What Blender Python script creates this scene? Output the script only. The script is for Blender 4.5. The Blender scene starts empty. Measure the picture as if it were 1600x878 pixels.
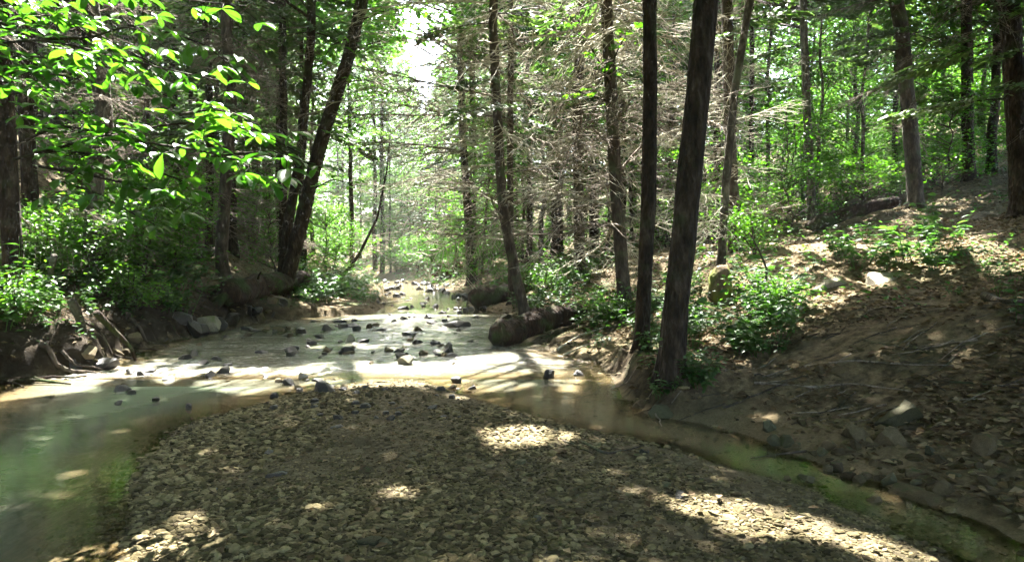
import bpy, bmesh, math, random
import numpy as np
from mathutils import Vector

# ------------------------------------------------------------------ camera, sky, sun, exposure
scene = bpy.context.scene
COL = scene.collection
F_PX, CX, CY, CAM_H, HORIZON = 1042.0, 800.0, 439.0, 1.5, 400.0
PITCH = math.atan((CY - HORIZON) / F_PX)
cam_data = bpy.data.cameras.new("camera")
cam_data.sensor_width = 36.0
cam_data.lens = 36.0 * F_PX / 1600.0
cam_data.clip_end = 2000.0
cam_data.clip_start = 0.05
cam = bpy.data.objects.new("camera", cam_data)
COL.objects.link(cam)
cam.location = (0, 0, CAM_H)
cam.rotation_euler = (math.pi / 2 - PITCH, 0, 0)
scene.camera = cam

SUN_EL, SUN_AZ = math.radians(56), math.radians(-6)
SUN_DIR = np.array([math.sin(SUN_AZ) * math.cos(SUN_EL), math.cos(SUN_AZ) * math.cos(SUN_EL), math.sin(SUN_EL)])
world = bpy.data.worlds.new("World")
scene.world = world
world.use_nodes = True
wn = world.node_tree
wn.nodes.clear()
w_out = wn.nodes.new("ShaderNodeOutputWorld")
w_bg = wn.nodes.new("ShaderNodeBackground")
w_sky = wn.nodes.new("ShaderNodeTexSky")
w_sky.sky_type = 'NISHITA'
w_sky.sun_disc = False
w_sky.sun_elevation = SUN_EL
w_sky.sun_rotation = SUN_AZ
w_sky.dust_density = 3.0
w_bg.inputs['Strength'].default_value = 0.15
wn.links.new(w_sky.outputs[0], w_bg.inputs[0])
wn.links.new(w_bg.outputs[0], w_out.inputs[0])
sun_data = bpy.data.lights.new("sun", 'SUN')
sun_data.energy = 5.0
sun_data.angle = math.radians(0.5)
sun_data.color = (1.0, 0.965, 0.9)
sun = bpy.data.objects.new("sun", sun_data)
COL.objects.link(sun)
sun.location = (0, 0, 40)
sun.rotation_euler = Vector(SUN_DIR).to_track_quat('Z', 'Y').to_euler()

scene.view_settings.view_transform = 'Standard'
scene.view_settings.look = 'None'
scene.view_settings.exposure = 3.95
scene.view_settings.gamma = 1.0
scene.view_settings.use_curve_mapping = False
scene.render.engine = 'CYCLES'
scene.cycles.max_bounces = 7
scene.cycles.diffuse_bounces = 4
scene.cycles.glossy_bounces = 3
scene.cycles.transmission_bounces = 4
scene.cycles.transparent_max_bounces = 8
scene.cycles.volume_bounces = 0
scene.cycles.caustics_reflective = False
scene.cycles.caustics_refractive = False
scene.cycles.use_denoising = True
scene.cycles.use_adaptive_sampling = True
scene.cycles.adaptive_threshold = 0.02

R = np.random.default_rng(7)
random.seed(7)


# ------------------------------------------------------------------ helpers
def _hash(ix, iy, seed):
    h = (ix.astype(np.int64) * 374761393 + iy.astype(np.int64) * 668265263 + seed * 1442695041) & 0x7fffffff
    h = ((h ^ (h >> 13)) * 1274126177) & 0x7fffffff
    return ((h ^ (h >> 16)) & 0xffff) / 65535.0


def vnoise(x, y, seed=0):
    x = np.asarray(x, float); y = np.asarray(y, float)
    ix = np.floor(x); iy = np.floor(y)
    fx = x - ix; fy = y - iy
    fx = fx * fx * (3 - 2 * fx); fy = fy * fy * (3 - 2 * fy)
    a = _hash(ix, iy, seed); b = _hash(ix + 1, iy, seed)
    c = _hash(ix, iy + 1, seed); d = _hash(ix + 1, iy + 1, seed)
    return (a * (1 - fx) + b * fx) * (1 - fy) + (c * (1 - fx) + d * fx) * fy


def fbm(x, y, seed=0, octv=3):
    s = 0; amp = .5; tot = 0
    for o in range(octv):
        s = s + amp * vnoise(np.asarray(x) * 2 ** o + 13.7 * o, np.asarray(y) * 2 ** o - 7.1 * o, seed + o)
        tot += amp; amp *= .5
    return s / tot


def sstep(a, b, x):
    t = np.clip((np.asarray(x, float) - a) / (b - a), 0, 1)
    return t * t * (3 - 2 * t)


def norm(v):
    return v / np.maximum(np.linalg.norm(v, axis=-1, keepdims=True), 1e-9)


class MB:
    """collects geometry for ONE mesh object"""
    def __init__(self):
        self.v, self.q, self.t, self.qm, self.tm, self.n = [], [], [], [], [], 0

    def add(self, v, quads=None, tris=None, m=0):
        v = np.asarray(v, float).reshape(-1, 3)
        if quads is not None and len(quads):
            quads = np.asarray(quads, np.int64).reshape(-1, 4) + self.n
            self.q.append(quads); self.qm.append(np.full(len(quads), m))
        if tris is not None and len(tris):
            tris = np.asarray(tris, np.int64).reshape(-1, 3) + self.n
            self.t.append(tris); self.tm.append(np.full(len(tris), m))
        self.v.append(v); self.n += len(v)
        return self

    def mesh(self, name, mats, smooth=True):
        v = np.concatenate(self.v) if self.v else np.zeros((0, 3))
        q = np.concatenate(self.q) if self.q else np.zeros((0, 4), np.int64)
        t = np.concatenate(self.t) if self.t else np.zeros((0, 3), np.int64)
        me = bpy.data.meshes.new(name)
        me.vertices.add(len(v)); me.vertices.foreach_set('co', v.astype(np.float32).ravel())
        me.loops.add(4 * len(q) + 3 * len(t))
        me.loops.foreach_set('vertex_index', np.concatenate([q.ravel(), t.ravel()]).astype(np.int32))
        me.polygons.add(len(q) + len(t))
        st = np.concatenate([np.arange(len(q)) * 4, 4 * len(q) + np.arange(len(t)) * 3]).astype(np.int32)
        me.polygons.foreach_set('loop_start', st)
        mats = mats if isinstance(mats, (list, tuple)) else [mats]
        for mm in mats:
            me.materials.append(mm)
        mi = np.concatenate((self.qm or [np.zeros(0)]) + (self.tm or [np.zeros(0)])).astype(np.int32)
        me.polygons.foreach_set('material_index', mi)
        me.polygons.foreach_set('use_smooth', np.full(len(q) + len(t), smooth))
        me.update(calc_edges=True)
        return me

    def build(self, name, mats, parent=None, smooth=True, loc=(0, 0, 0)):
        return link(name, self.mesh(name, mats, smooth), parent, loc)


def link(name, data, parent=None, loc=(0, 0, 0), rot=(0, 0, 0), sc=(1, 1, 1)):
    o = bpy.data.objects.new(name, data)
    COL.objects.link(o)
    o.location = loc; o.rotation_euler = rot; o.scale = sc
    if parent is not None:
        o.parent = parent
    return o


def tag(o, label=None, cat=None, group=None, kind=None):
    if label: o['label'] = label
    if cat: o['category'] = cat
    if group: o['group'] = group
    if kind: o['kind'] = kind
    return o


def empty(name, loc, label=None, cat=None, group=None, rz=0.0):
    o = bpy.data.objects.new(name, None)
    COL.objects.link(o)
    o.empty_display_size = .2
    o.location = loc; o.rotation_euler = (0, 0, rz)
    return tag(o, label, cat, group)


def copy_tree(o, parent=None):
    c = o.copy(); COL.objects.link(c)
    if parent is not None:
        c.parent = parent
    for ch in list(o.children):
        copy_tree(ch, c)
    return c


def resample(path, step):
    p = np.asarray(path, float)
    seg = np.linalg.norm(np.diff(p, axis=0), axis=1)
    s = np.concatenate([[0], np.cumsum(seg)])
    n = max(2, int(s[-1] / step) + 1)
    t = np.linspace(0, s[-1], n)
    # smooth interpolation: cubic-ish through the knots
    out = np.stack([np.interp(t, s, p[:, k]) for k in range(3)], 1)
    for _ in range(3):
        if n > 4:
            out[1:-1] = .25 * out[:-2] + .5 * out[1:-1] + .25 * out[2:]
    return out, t / s[-1]


def tube(mb, path, rad, sides=8, m=0, cap=True, phase=0.0):
    p = np.asarray(path, float); n = len(p)
    tg = norm(np.gradient(p, axis=0))
    mean = np.abs(norm(p[-1] - p[0]))
    ref = np.eye(3)[int(np.argmin(mean))]
    u = norm(np.cross(tg, ref)); w = np.cross(tg, u)
    rad = np.asarray(rad, float)
    if rad.ndim == 1:
        rad = np.repeat(rad[:, None], sides, 1)
    a = np.linspace(0, 2 * np.pi, sides, endpoint=False) + phase
    v = p[:, None] + rad[..., None] * (np.cos(a)[None, :, None] * u[:, None] + np.sin(a)[None, :, None] * w[:, None])
    i = np.arange(n - 1)[:, None] * sides; j = np.arange(sides)[None, :]; k = (j + 1) % sides
    q = np.stack([i + j, i + k, i + sides + k, i + sides + j], -1).reshape(-1, 4)
    vv = v.reshape(-1, 3)
    tris = None
    if cap:
        vv = np.concatenate([vv, p[[0]], p[[-1]]])
        jj = np.arange(sides); kk = (jj + 1) % sides
        tris = np.concatenate([np.stack([np.full(sides, n * sides), kk, jj], 1),
                               np.stack([np.full(sides, n * sides + 1), (n - 1) * sides + jj, (n - 1) * sides + kk], 1)])
    mb.add(vv, q, tris, m)


T_QUAD = np.array([[0, 0, 0], [.28, .45, .07], [0, 1, -.08], [-.28, .45, .07]])
Q_QUAD = np.array([[0, 1, 2, 3]])
T_NEEDLE = np.array([[-.16, 0, 0], [.16, 0, 0], [.1, 1, -.12], [-.1, 1, -.12]])
_t = np.array([0, .14, .36, .6, .8, .93, 1.0]); _w = np.array([.012, .05, .15, .215, .2, .11, .0])
T_BIG = np.concatenate([np.stack([s * _w, _t, -.22 * _t ** 2 + (.10 * _w / .2 if s else 0 * _t)], 1) for s in (-1, 0, 1)])
Q_BIG = np.array([[r * 7 + c, (r + 1) * 7 + c, (r + 1) * 7 + c + 1, r * 7 + c + 1] for r in (0, 1) for c in range(6)])
_t2 = np.array([0, .3, .65, 1.0]); _w2 = np.array([.02, .2, .19, .0])
T_MID = np.concatenate([np.stack([s * _w2, _t2, -.18 * _t2 ** 2 + (.28 * _w2 if s else 0 * _t2)], 1) for s in (-1, 0, 1)])
Q_MID = np.array([[r * 4 + c, (r + 1) * 4 + c, (r + 1) * 4 + c + 1, r * 4 + c + 1] for r in (0, 1) for c in range(3)])


def leaves(mb, P, D, N, S, T=T_QUAD, Q=Q_QUAD, m=0):
    n = len(P)
    if n == 0:
        return
    y = norm(np.asarray(D, float)); x = norm(np.cross(y, N)); z = np.cross(x, y)
    S = np.broadcast_to(np.asarray(S, float), (n,))
    V = P[:, None] + S[:, None, None] * (T[None, :, :1] * x[:, None] + T[None, :, 1:2] * y[:, None] + T[None, :, 2:] * z[:, None])
    q = (Q[None] + (np.arange(n) * len(T))[:, None, None]).reshape(-1, 4)
    mb.add(V.reshape(-1, 3), q, None, m)


def rdir(n, rng, zlo=-.5, zhi=.3):
    a = rng.uniform(0, 2 * np.pi, n)
    return norm(np.stack([np.cos(a), np.sin(a), rng.uniform(zlo, zhi, n)], 1))


def rup(n, rng, s=.5):
    return norm(np.array([0, 0, 1.0]) + rng.normal(0, s, (n, 3)))


# pixel (in the 1600 px wide photograph) -> world
_fw = np.array([0, math.cos(PITCH), -math.sin(PITCH)]); _up = np.array([0, math.sin(PITCH), math.cos(PITCH)])


def ray(px, py):
    return np.array([1, 0, 0]) * (px - CX) / F_PX + _up * (CY - py) / F_PX + _fw


def at(px, py, Y):
    d = ray(px, py)
    return np.array([0, 0, CAM_H]) + d * (Y / d[1])


# ------------------------------------------------------------------ terrain shape
_LY = [-60, 0, 4.5, 6.5, 7.8, 8.7, 11, 13.6, 15.5, 16.8, 17.8, 20, 24, 31, 40, 60, 100, 300]
_LX = [-6, -4.2, -4.4, -5.4, -6.0, -5.5, -6.1, -5.9, -5.6, -4.3, -3.7, -3.8, -4.6, -6.3, -9, -20, -48, -160]
_RY = [-60, 0, 3.47, 3.9, 4.6, 5.4, 5.9, 6.25, 7, 7.8, 9.5, 10, 10.8, 12, 14, 17.4, 19, 20, 24, 31, 35, 40, 60, 100, 300]
_RX = [4, 3.2, 2.67, 2.6, 2.3, 2.08, 1.75, 1.3, 1.2, 1.2, 1.25, 1.0, .6, .3, .1, -.1, -.9, -1.3, -1.5, -3.4, -4.4, -6.3, -16, -42, -150]
_BY = [-60, 0, 3.27, 4.6, 5.4, 6.25, 7.1, 7.8, 8.05]
_BLX = [-1, -1.6, -1.95, -2.55, -2.85, -2.82, -2.4, -1.75, -1.2]
_BRY = [-60, 0, 3.27, 3.9, 4.34, 4.74, 5.39, 6.0, 6.5, 7.0, 7.6, 8.05]
_BRX = [2.2, 2.25, 2.16, 2.03, 1.85, 1.55, 1.08, .35, -.05, -.4, -.85, -1.2]
_PRS = [0, .1, .3, .8, 1.5, 3, 5, 7, 10, 16, 30, 60, 150, 400]
_PRZ = [0, .05, .10, .2, .42, .95, 1.4, 1.7, 2.3, 3.8, 7.6, 16, 32, 45]
_PLS = [0, .12, .5, 1, 2, 4, 6, 10, 20, 40, 150, 400]
_PLZ = [0, .32, .6, .85, 1.3, 2.7, 4.4, 7.6, 14.5, 24, 44, 60]


def shores(x, y):
    wob = .22 * (fbm(y * 1.7, y * 0 + 3, 5) - .5) + .10 * (fbm(y * 5, y * 0 + 9, 8) - .5)
    xl = np.interp(y, _LY, _LX) + wob * 1.6
    xr = np.interp(y, _RY, _RX) + .14 * (fbm(y * 3, y * 0 + 5, 21) - .5)
    bl = np.interp(y, _BY, _BLX) + .25 * (fbm(y * 2.5, y * 0 + 1, 31) - .5)
    br = np.interp(y, _BRY, _BRX) + .16 * (fbm(y * 3, y * 0 + 2, 41) - .5)
    return xl, xr, bl, br


def terrain(x, y):
    """height, bar weight, distance outside the water on the left, on the right"""
    x = np.asarray(x, float); y = np.asarray(y, float)
    xl, xr, bl, br = shores(x, y)
    sl = xl - x; sr = x - xr
    big = fbm(x * .35, y * .35, 11) - .5; mid = fbm(x * 1.6, y * 1.6, 12) - .5; fine = fbm(x * 6, y * 6, 13) - .5
    zl = np.interp(sl, _PLS, _PLZ)
    ter = sstep(15.2, 17.5, y) * (1 - sstep(27, 33, y))
    zl_t = np.where(sl < 3.2, .1 * sstep(0, .25, sl) + .1 * sl, .42 + (sl - 3.2) * .62)
    zl = zl * (1 - ter) + np.minimum(zl, zl_t) * ter
    zr = np.interp(sr, _PRS, _PRZ)
    bluff = sstep(5.9, 6.5, y) * (1 - sstep(8.6, 10, y))
    zr = np.maximum(zr, bluff * .36 * sstep(.02, .3, sr))
    rough = sstep(0, 1.5, np.maximum(sl, sr))
    land = np.where(sl > 0, zl, np.where(sr > 0, zr, 0)) + rough * (.55 * big + .18 * mid) * sstep(0, 4, np.maximum(sl, sr)) + .05 * mid * rough + .055 * fine * sstep(0, .3, np.maximum(sl, sr))
    inw = (sl <= 0) & (sr <= 0)
    # bar
    db = np.minimum(x - bl, br - x)
    db = np.where(y < 8.05, np.minimum(db, (8.05 - y) * .8), (8.05 - y))
    barw = sstep(-.05, .15, db)
    hb = .07 * (1 - np.exp(-np.maximum(db, 0) / .7)) + .03 * mid * sstep(0, .6, db) + .012 * fine
    dw = np.minimum(np.minimum(-sl, -sr), -db)
    deep = np.where(y < 7.6, np.where(x < 0, .55, .13), np.where(y < 19, .20, .16))
    hw = -np.minimum(deep, .30 * np.maximum(dw, 0)) + .05 * mid * sstep(0, .5, dw) + .015 * fine
    h = np.where(inw, np.where(db > 0, hb, hw), land)
    return h, barw * inw, sl, sr


def height(x, y):
    return terrain(x, y)[0]


def hz(x, y):
    return float(terrain(np.array([x]), np.array([y]))[0][0])


_YS = np.concatenate([np.arange(2.2, 30, .03), np.arange(30, 140, .2)])


def gnd(px, py):
    d = ray(px, py)
    X = d[0] / d[1] * _YS; Z = CAM_H + d[2] / d[1] * _YS
    h = np.maximum(height(X, _YS), 0.0)
    k = np.argmax(Z <= h)
    if Z[k] > h[k]:
        k = len(_YS) - 1
    return np.array([X[k], _YS[k], max(h[k], 0.0)])


# ------------------------------------------------------------------ where the canopy lets the sun through (gaps in the crowns)
def proj0(P):
    P = np.atleast_2d(P)
    return P[:, :2] - SUN_DIR[None, :2] / SUN_DIR[2] * P[:, 2:3]


GAPS = []   # (centre xy, axis a, half a, half b, open share)


def gap_px(px, py, hx, hy, p, rot=0.0):
    """a gap whose sun patch lies round the ground seen at (px, py)"""
    c = gnd(px, py)
    X = abs(gnd(px + hx, py)[0] - gnd(px - hx, py)[0]) / 2
    Y = abs(gnd(px, py - hy)[1] - gnd(px, py + hy)[1]) / 2
    g = proj0(c)[0]
    GAPS.append((g[0], g[1], max(X, .05), min(max(Y, .05), 6), rot, p))


def gap_xy(x, y, rx, ry, p, rot=0.0):
    GAPS.append((x, y, rx, ry, rot, p))


for a in [
    (640, 584, 260, 19, .97), (800, 580, 140, 28, .99), (440, 598, 140, 14, .8), (330, 584, 130, 12, .6), (150, 578, 140, 16, .5),
    (520, 496, 60, 4, .8), (650, 494, 110, 4, .9), (560, 540, 60, 8, .25),
    (820, 683, 65, 16, .8), (960, 694, 50, 8, .6), (1230, 742, 60, 9, .75), (1190, 652, 20, 8, .5), (740, 622, 70, 8, .3),
    (1130, 800, 85, 14, .8), (1250, 832, 100, 26, .85), (1370, 866, 90, 20, .7), (235, 866, 70, 16, .8), (290, 815, 25, 6, .4),
    (330, 496, 45, 22, .85), (260, 480, 40, 14, .4), (525, 455, 70, 20, .9), (530, 470, 60, 8, .5),
    (925, 556, 45, 16, .95), (960, 480, 60, 30, .65), (1060, 490, 70, 30, .75), (1160, 470, 80, 40, .8), (1130, 530, 60, 20, .45),
    (1300, 425, 80, 28, .9), (1260, 490, 40, 18, .8), (1400, 410, 90, 24, .75), (1540, 390, 90, 26, .6), (1350, 380, 110, 14, .75),
    (1230, 360, 60, 20, .6), (870, 440, 80, 25, .5), (385, 352, 35, 20, .8), (340, 410, 50, 20, .4), (150, 420, 120, 40, .25), (1600, 420, 60, 20, .5),
]:
    gap_px(*a)
gap_xy(2.4, 12.2, 3.0, 4.5, .97)
gap_xy(1.0, 8.6, 1.6, 1.0, .6)
     # the dead-branch thicket by the right bank
gap_xy(-2.9, 2.45, 1.8, .75, .95)
gap_xy(6.0, 11.4, 2.8, 2.1, .85)
gap_xy(3.2, 10.2, 1.8, 1.3, .7)     # the sapling reaching out over the pool
gap_xy(-6.9, 8.2, 2.0, 2.3, .8)
gap_xy(-10, 12, 3, 4, .35)
gap_xy(7.5, 16.5, 6, 3.5, .5)
gap_xy(-8.5, 15, 2, 4, .4)


def sunlit(P):
    """True where the sun ray through P must stay open"""
    g = proj0(P); full = np.zeros(len(g), bool)
    near = (g[:, 1] < 19.5) & (g[:, 1] > -3) & (np.abs(g[:, 0]) < 15)
    gx, gy = g[near, 0], g[near, 1]
    e1 = fbm(gx * 2.2, gy * 2.2, 51) - .5
    e2 = fbm(gx * 3.1 + 5, gy * 3.1, 61, 3)
    r_ = np.clip((e2 - .5) * 2.1 + .5, 0, 1)
    op = fbm(gx * 1.4, gy * 1.4, 71) > .9
    op &= ~((gx > -4.5) & (gx < 1.2) & (gy < 7))
    for (cx, cy, rx, ry, rot, p) in GAPS:
        d = np.sqrt(((gx - cx) / rx) ** 2 + ((gy - cy) / ry) ** 2) + e1 * .9
        op |= (d < 1) & (r_ < p)
    full[near] = op
    return full


# ------------------------------------------------------------------ materials
def new_mat(name):
    m = bpy.data.materials.new(name); m.use_nodes = True
    nt = m.node_tree; nt.nodes.clear()
    return m, nt, nt.nodes.new("ShaderNodeOutputMaterial")


def nd(nt, typ, **kw):
    n = nt.nodes.new(typ)
    for k, v in kw.items():
        if k in n.inputs.keys():
            n.inputs[k].default_value = v
        else:
            setattr(n, k, v)
    return n


def ramp(nt, fac, stops):
    r = nt.nodes.new("ShaderNodeValToRGB")
    el = r.color_ramp.elements
    while len(el) < len(stops):
        el.new(.5)
    for e, (p, c) in zip(el, stops):
        e.position = p; e.color = (*c, 1)
    nt.links.new(fac, r.inputs[0])
    return r


def leaf_mat(name, cols, transl=.45, rough=.45, spec=.35, tcol=None):
    m, nt, out = new_mat(name)
    geo = nd(nt, "ShaderNodeNewGeometry"); oi = nd(nt, "ShaderNodeObjectInfo")
    mx = nd(nt, "ShaderNodeMath", operation='MULTIPLY_ADD'); mx.inputs[1].default_value = .7
    mul = nd(nt, "ShaderNodeMath", operation='MULTIPLY'); mul.inputs[1].default_value = .3
    nt.links.new(oi.outputs['Random'], mul.inputs[0]); nt.links.new(geo.outputs['Random Per Island'], mx.inputs[0]); nt.links.new(mul.outputs[0], mx.inputs[2])
    r = ramp(nt, mx.outputs[0], [(i / (len(cols) - 1), c) for i, c in enumerate(cols)])
    bs = nd(nt, "ShaderNodeBsdfPrincipled", Roughness=rough); bs.inputs['Specular IOR Level'].default_value = spec
    nt.links.new(r.outputs[0], bs.inputs['Base Color'])
    tr = nd(nt, "ShaderNodeBsdfTranslucent")
    hs = nd(nt, "ShaderNodeMixRGB", blend_type='MULTIPLY'); hs.inputs[0].default_value = 1.0
    hs.inputs[2].default_value = tcol or (1.5, 1.85, .65, 1)
    nt.links.new(r.outputs[0], hs.inputs[1]); nt.links.new(hs.outputs[0], tr.inputs[0])
    mix = nd(nt, "ShaderNodeMixShader"); mix.inputs[0].default_value = transl
    nt.links.new(bs.outputs[0], mix.inputs[1]); nt.links.new(tr.outputs[0], mix.inputs[2]); nt.links.new(mix.outputs[0], out.inputs[0])
    return m


def bark_mat(name, c1, c2, c3, moss=None, scale=9.0, bump=.5, moss_at=.6):
    m, nt, out = new_mat(name)
    tc = nd(nt, "ShaderNodeTexCoord"); mp = nd(nt, "ShaderNodeMapping"); mp.inputs['Scale'].default_value = (1, 1, .38)
    nt.links.new(tc.outputs['Object'], mp.inputs[0])
    n1 = nd(nt, "ShaderNodeTexNoise", Scale=scale, Detail=6.0, Roughness=.65); nt.links.new(mp.outputs[0], n1.inputs['Vector'])
    v1 = nd(nt, "ShaderNodeTexVoronoi", Scale=scale * 2.6); nt.links.new(mp.outputs[0], v1.inputs['Vector'])
    n2 = nd(nt, "ShaderNodeTexNoise", Scale=2.2, Detail=4.0); nt.links.new(tc.outputs['Object'], n2.inputs['Vector'])
    r = ramp(nt, n1.outputs[0], [(.3, c1), (.52, c2), (.72, c3)])
    col = r.outputs[0]
    mu = nd(nt, "ShaderNodeMixRGB", blend_type='MULTIPLY'); mu.inputs[0].default_value = .55
    rv = ramp(nt, v1.outputs['Distance'], [(0.0, (.45, .45, .45)), (.5, (1.1, 1.1, 1.1))])
    nt.links.new(col, mu.inputs[1]); nt.links.new(rv.outputs[0], mu.inputs[2]); col = mu.outputs[0]
    if moss:
        mm = nd(nt, "ShaderNodeMixRGB"); mr = ramp(nt, n2.outputs[0], [(moss_at - .08, (0, 0, 0)), (moss_at + .08, (1, 1, 1))])
        nt.links.new(mr.outputs[0], mm.inputs[0]); nt.links.new(col, mm.inputs[1]); mm.inputs[2].default_value = (*moss, 1); col = mm.outputs[0]
    bs = nd(nt, "ShaderNodeBsdfPrincipled", Roughness=.9); bs.inputs['Specular IOR Level'].default_value = .2
    nt.links.new(col, bs.inputs['Base Color'])
    add = nd(nt, "ShaderNodeMath", operation='ADD'); nt.links.new(n1.outputs[0], add.inputs[0]); nt.links.new(v1.outputs['Distance'], add.inputs[1])
    bp = nd(nt, "ShaderNodeBump", Strength=bump, Distance=.05); nt.links.new(add.outputs[0], bp.inputs['Height']); nt.links.new(bp.outputs[0], bs.inputs['Normal'])
    nt.links.new(bs.outputs[0], out.inputs[0])
    return m


def rock_mat(name, c1, c2, c3, moss=None, rough=.75, island=False, moss_at=.55):
    m, nt, out = new_mat(name)
    tc = nd(nt, "ShaderNodeTexCoord"); geo = nd(nt, "ShaderNodeNewGeometry"); oi = nd(nt, "ShaderNodeObjectInfo")
    n1 = nd(nt, "ShaderNodeTexNoise", Scale=7.0, Detail=7.0, Roughness=.65); nt.links.new(tc.outputs['Object'], n1.inputs['Vector'])
    n3 = nd(nt, "ShaderNodeTexNoise", Scale=45.0, Detail=3.0); nt.links.new(tc.outputs['Object'], n3.inputs['Vector'])
    ad = nd(nt, "ShaderNodeMath", operation='MULTIPLY_ADD'); ad.inputs[1].default_value = .5 if not island else .75
    nt.links.new(geo.outputs['Random Per Island'] if island else oi.outputs['Random'], ad.inputs[0])
    sc_ = nd(nt, "ShaderNodeMath", operation='MULTIPLY_ADD'); sc_.inputs[1].default_value = .7 if not island else .45; sc_.inputs[2].default_value = -.1
    nt.links.new(n1.outputs[0], sc_.inputs[0]); nt.links.new(sc_.outputs[0], ad.inputs[2])
    r = ramp(nt, ad.outputs[0], [(.1, c1), (.5, c2), (.95, c3)])
    col = r.outputs[0]
    mu = nd(nt, "ShaderNodeMixRGB", blend_type='MULTIPLY'); mu.inputs[0].default_value = .6
    rv = ramp(nt, n3.outputs[0], [(.3, (.5, .5, .5)), (.6, (1.15, 1.15, 1.15))])
    nt.links.new(col, mu.inputs[1]); nt.links.new(rv.outputs[0], mu.inputs[2]); col = mu.outputs[0]
    if moss:
        sx = nd(nt, "ShaderNodeSeparateXYZ"); nt.links.new(geo.outputs['Normal'], sx.inputs[0])
        n2 = nd(nt, "ShaderNodeTexNoise", Scale=3.5, Detail=5.0); nt.links.new(tc.outputs['Object'], n2.inputs['Vector'])
        s = nd(nt, "ShaderNodeMath", operation='MULTIPLY'); nt.links.new(sx.outputs[2], s.inputs[0]); nt.links.new(n2.outputs[0], s.inputs[1])
        mr = ramp(nt, s.outputs[0], [(moss_at - .17, (0, 0, 0)), (moss_at, (1, 1, 1))])
        mm = nd(nt, "ShaderNodeMixRGB"); nt.links.new(mr.outputs[0], mm.inputs[0]); nt.links.new(col, mm.inputs[1]); mm.inputs[2].default_value = (*moss, 1); col = mm.outputs[0]
    bs = nd(nt, "ShaderNodeBsdfPrincipled", Roughness=rough); bs.inputs['Specular IOR Level'].default_value = .4 if rough < .5 else .12
    nt.links.new(col, bs.inputs['Base Color'])
    bp = nd(nt, "ShaderNodeBump", Strength=.5, Distance=.02); nt.links.new(n3.outputs[0], bp.inputs['Height']); nt.links.new(bp.outputs[0], bs.inputs['Normal'])
    nt.links.new(bs.outputs[0], out.inputs[0])
    return m


def ground_mat():
    m, nt, out = new_mat("forest_soil")
    tc = nd(nt, "ShaderNodeTexCoord")

    def noise(s, det=5.0, rough=.6):
        n = nd(nt, "ShaderNodeTexNoise", Scale=s, Detail=det, Roughness=rough); nt.links.new(tc.outputs['Object'], n.inputs['Vector']); return n.outputs[0]

    def attr(nm):
        a = nd(nt, "ShaderNodeAttribute", attribute_name=nm); return a.outputs['Fac']

    def mixc(f, a, b):
        x = nd(nt, "ShaderNodeMixRGB"); nt.links.new(f, x.inputs[0]); nt.links.new(a, x.inputs[1]); nt.links.new(b, x.inputs[2]); return x.outputs[0]
    big, mid, fin = noise(1.3), noise(9.0, 8.0, .7), noise(55.0, 6.0, .7)
    vo = nd(nt, "ShaderNodeTexVoronoi", Scale=26.0); nt.links.new(tc.outputs['Object'], vo.inputs['Vector'])
    litter = ramp(nt, mid, [(.28, (.025, .016, .009)), (.45, (.085, .062, .033)), (.58, (.155, .118, .066)), (.75, (.24, .19, .12))]).outputs[0]
    soil = ramp(nt, mid, [(.3, (.03, .023, .012)), (.5, (.095, .075, .041)), (.72, (.18, .142, .08))]).outputs[0]
    moss = ramp(nt, fin, [(.3, (.02, .035, .008)), (.7, (.06, .10, .025))]).outputs[0]
    sand = ramp(nt, fin, [(.25, (.10, .075, .04)), (.55, (.19, .145, .08)), (.8, (.27, .21, .13))]).outputs[0]
    grav = ramp(nt, vo.outputs['Color'], [(.1, (.05, .04, .022)), (.5, (.10, .08, .045)), (.9, (.16, .135, .085))]).outputs[0]
    bigm = ramp(nt, big, [(.45, (0, 0, 0)), (.6, (1, 1, 1))]).outputs[0]
    base = mixc(bigm, litter, soil)
    c = mixc(attr("green"), base, moss)
    waterside = nd(nt, "ShaderNodeRGB"); waterside.outputs[0].default_value = (.016, .011, .0065, 1)  # near-black tone: the bank overhang's shade painted into the soil colour
    c = mixc(attr("waterside"), c, waterside.outputs[0])
    c = mixc(attr("sand"), c, sand)
    c = mixc(attr("bar"), c, grav)
    bs = nd(nt, "ShaderNodeBsdfPrincipled", Roughness=.95); bs.inputs['Specular IOR Level'].default_value = .15
    nt.links.new(c, bs.inputs['Base Color'])
    ad = nd(nt, "ShaderNodeMath", operation='MULTIPLY_ADD'); ad.inputs[1].default_value = .35; nt.links.new(fin, ad.inputs[0]); nt.links.new(mid, ad.inputs[2])
    bp = nd(nt, "ShaderNodeBump", Strength=.9, Distance=.06); nt.links.new(ad.outputs[0], bp.inputs['Height']); nt.links.new(bp.outputs[0], bs.inputs['Normal'])
    nt.links.new(bs.outputs[0], out.inputs[0])
    return m


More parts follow.
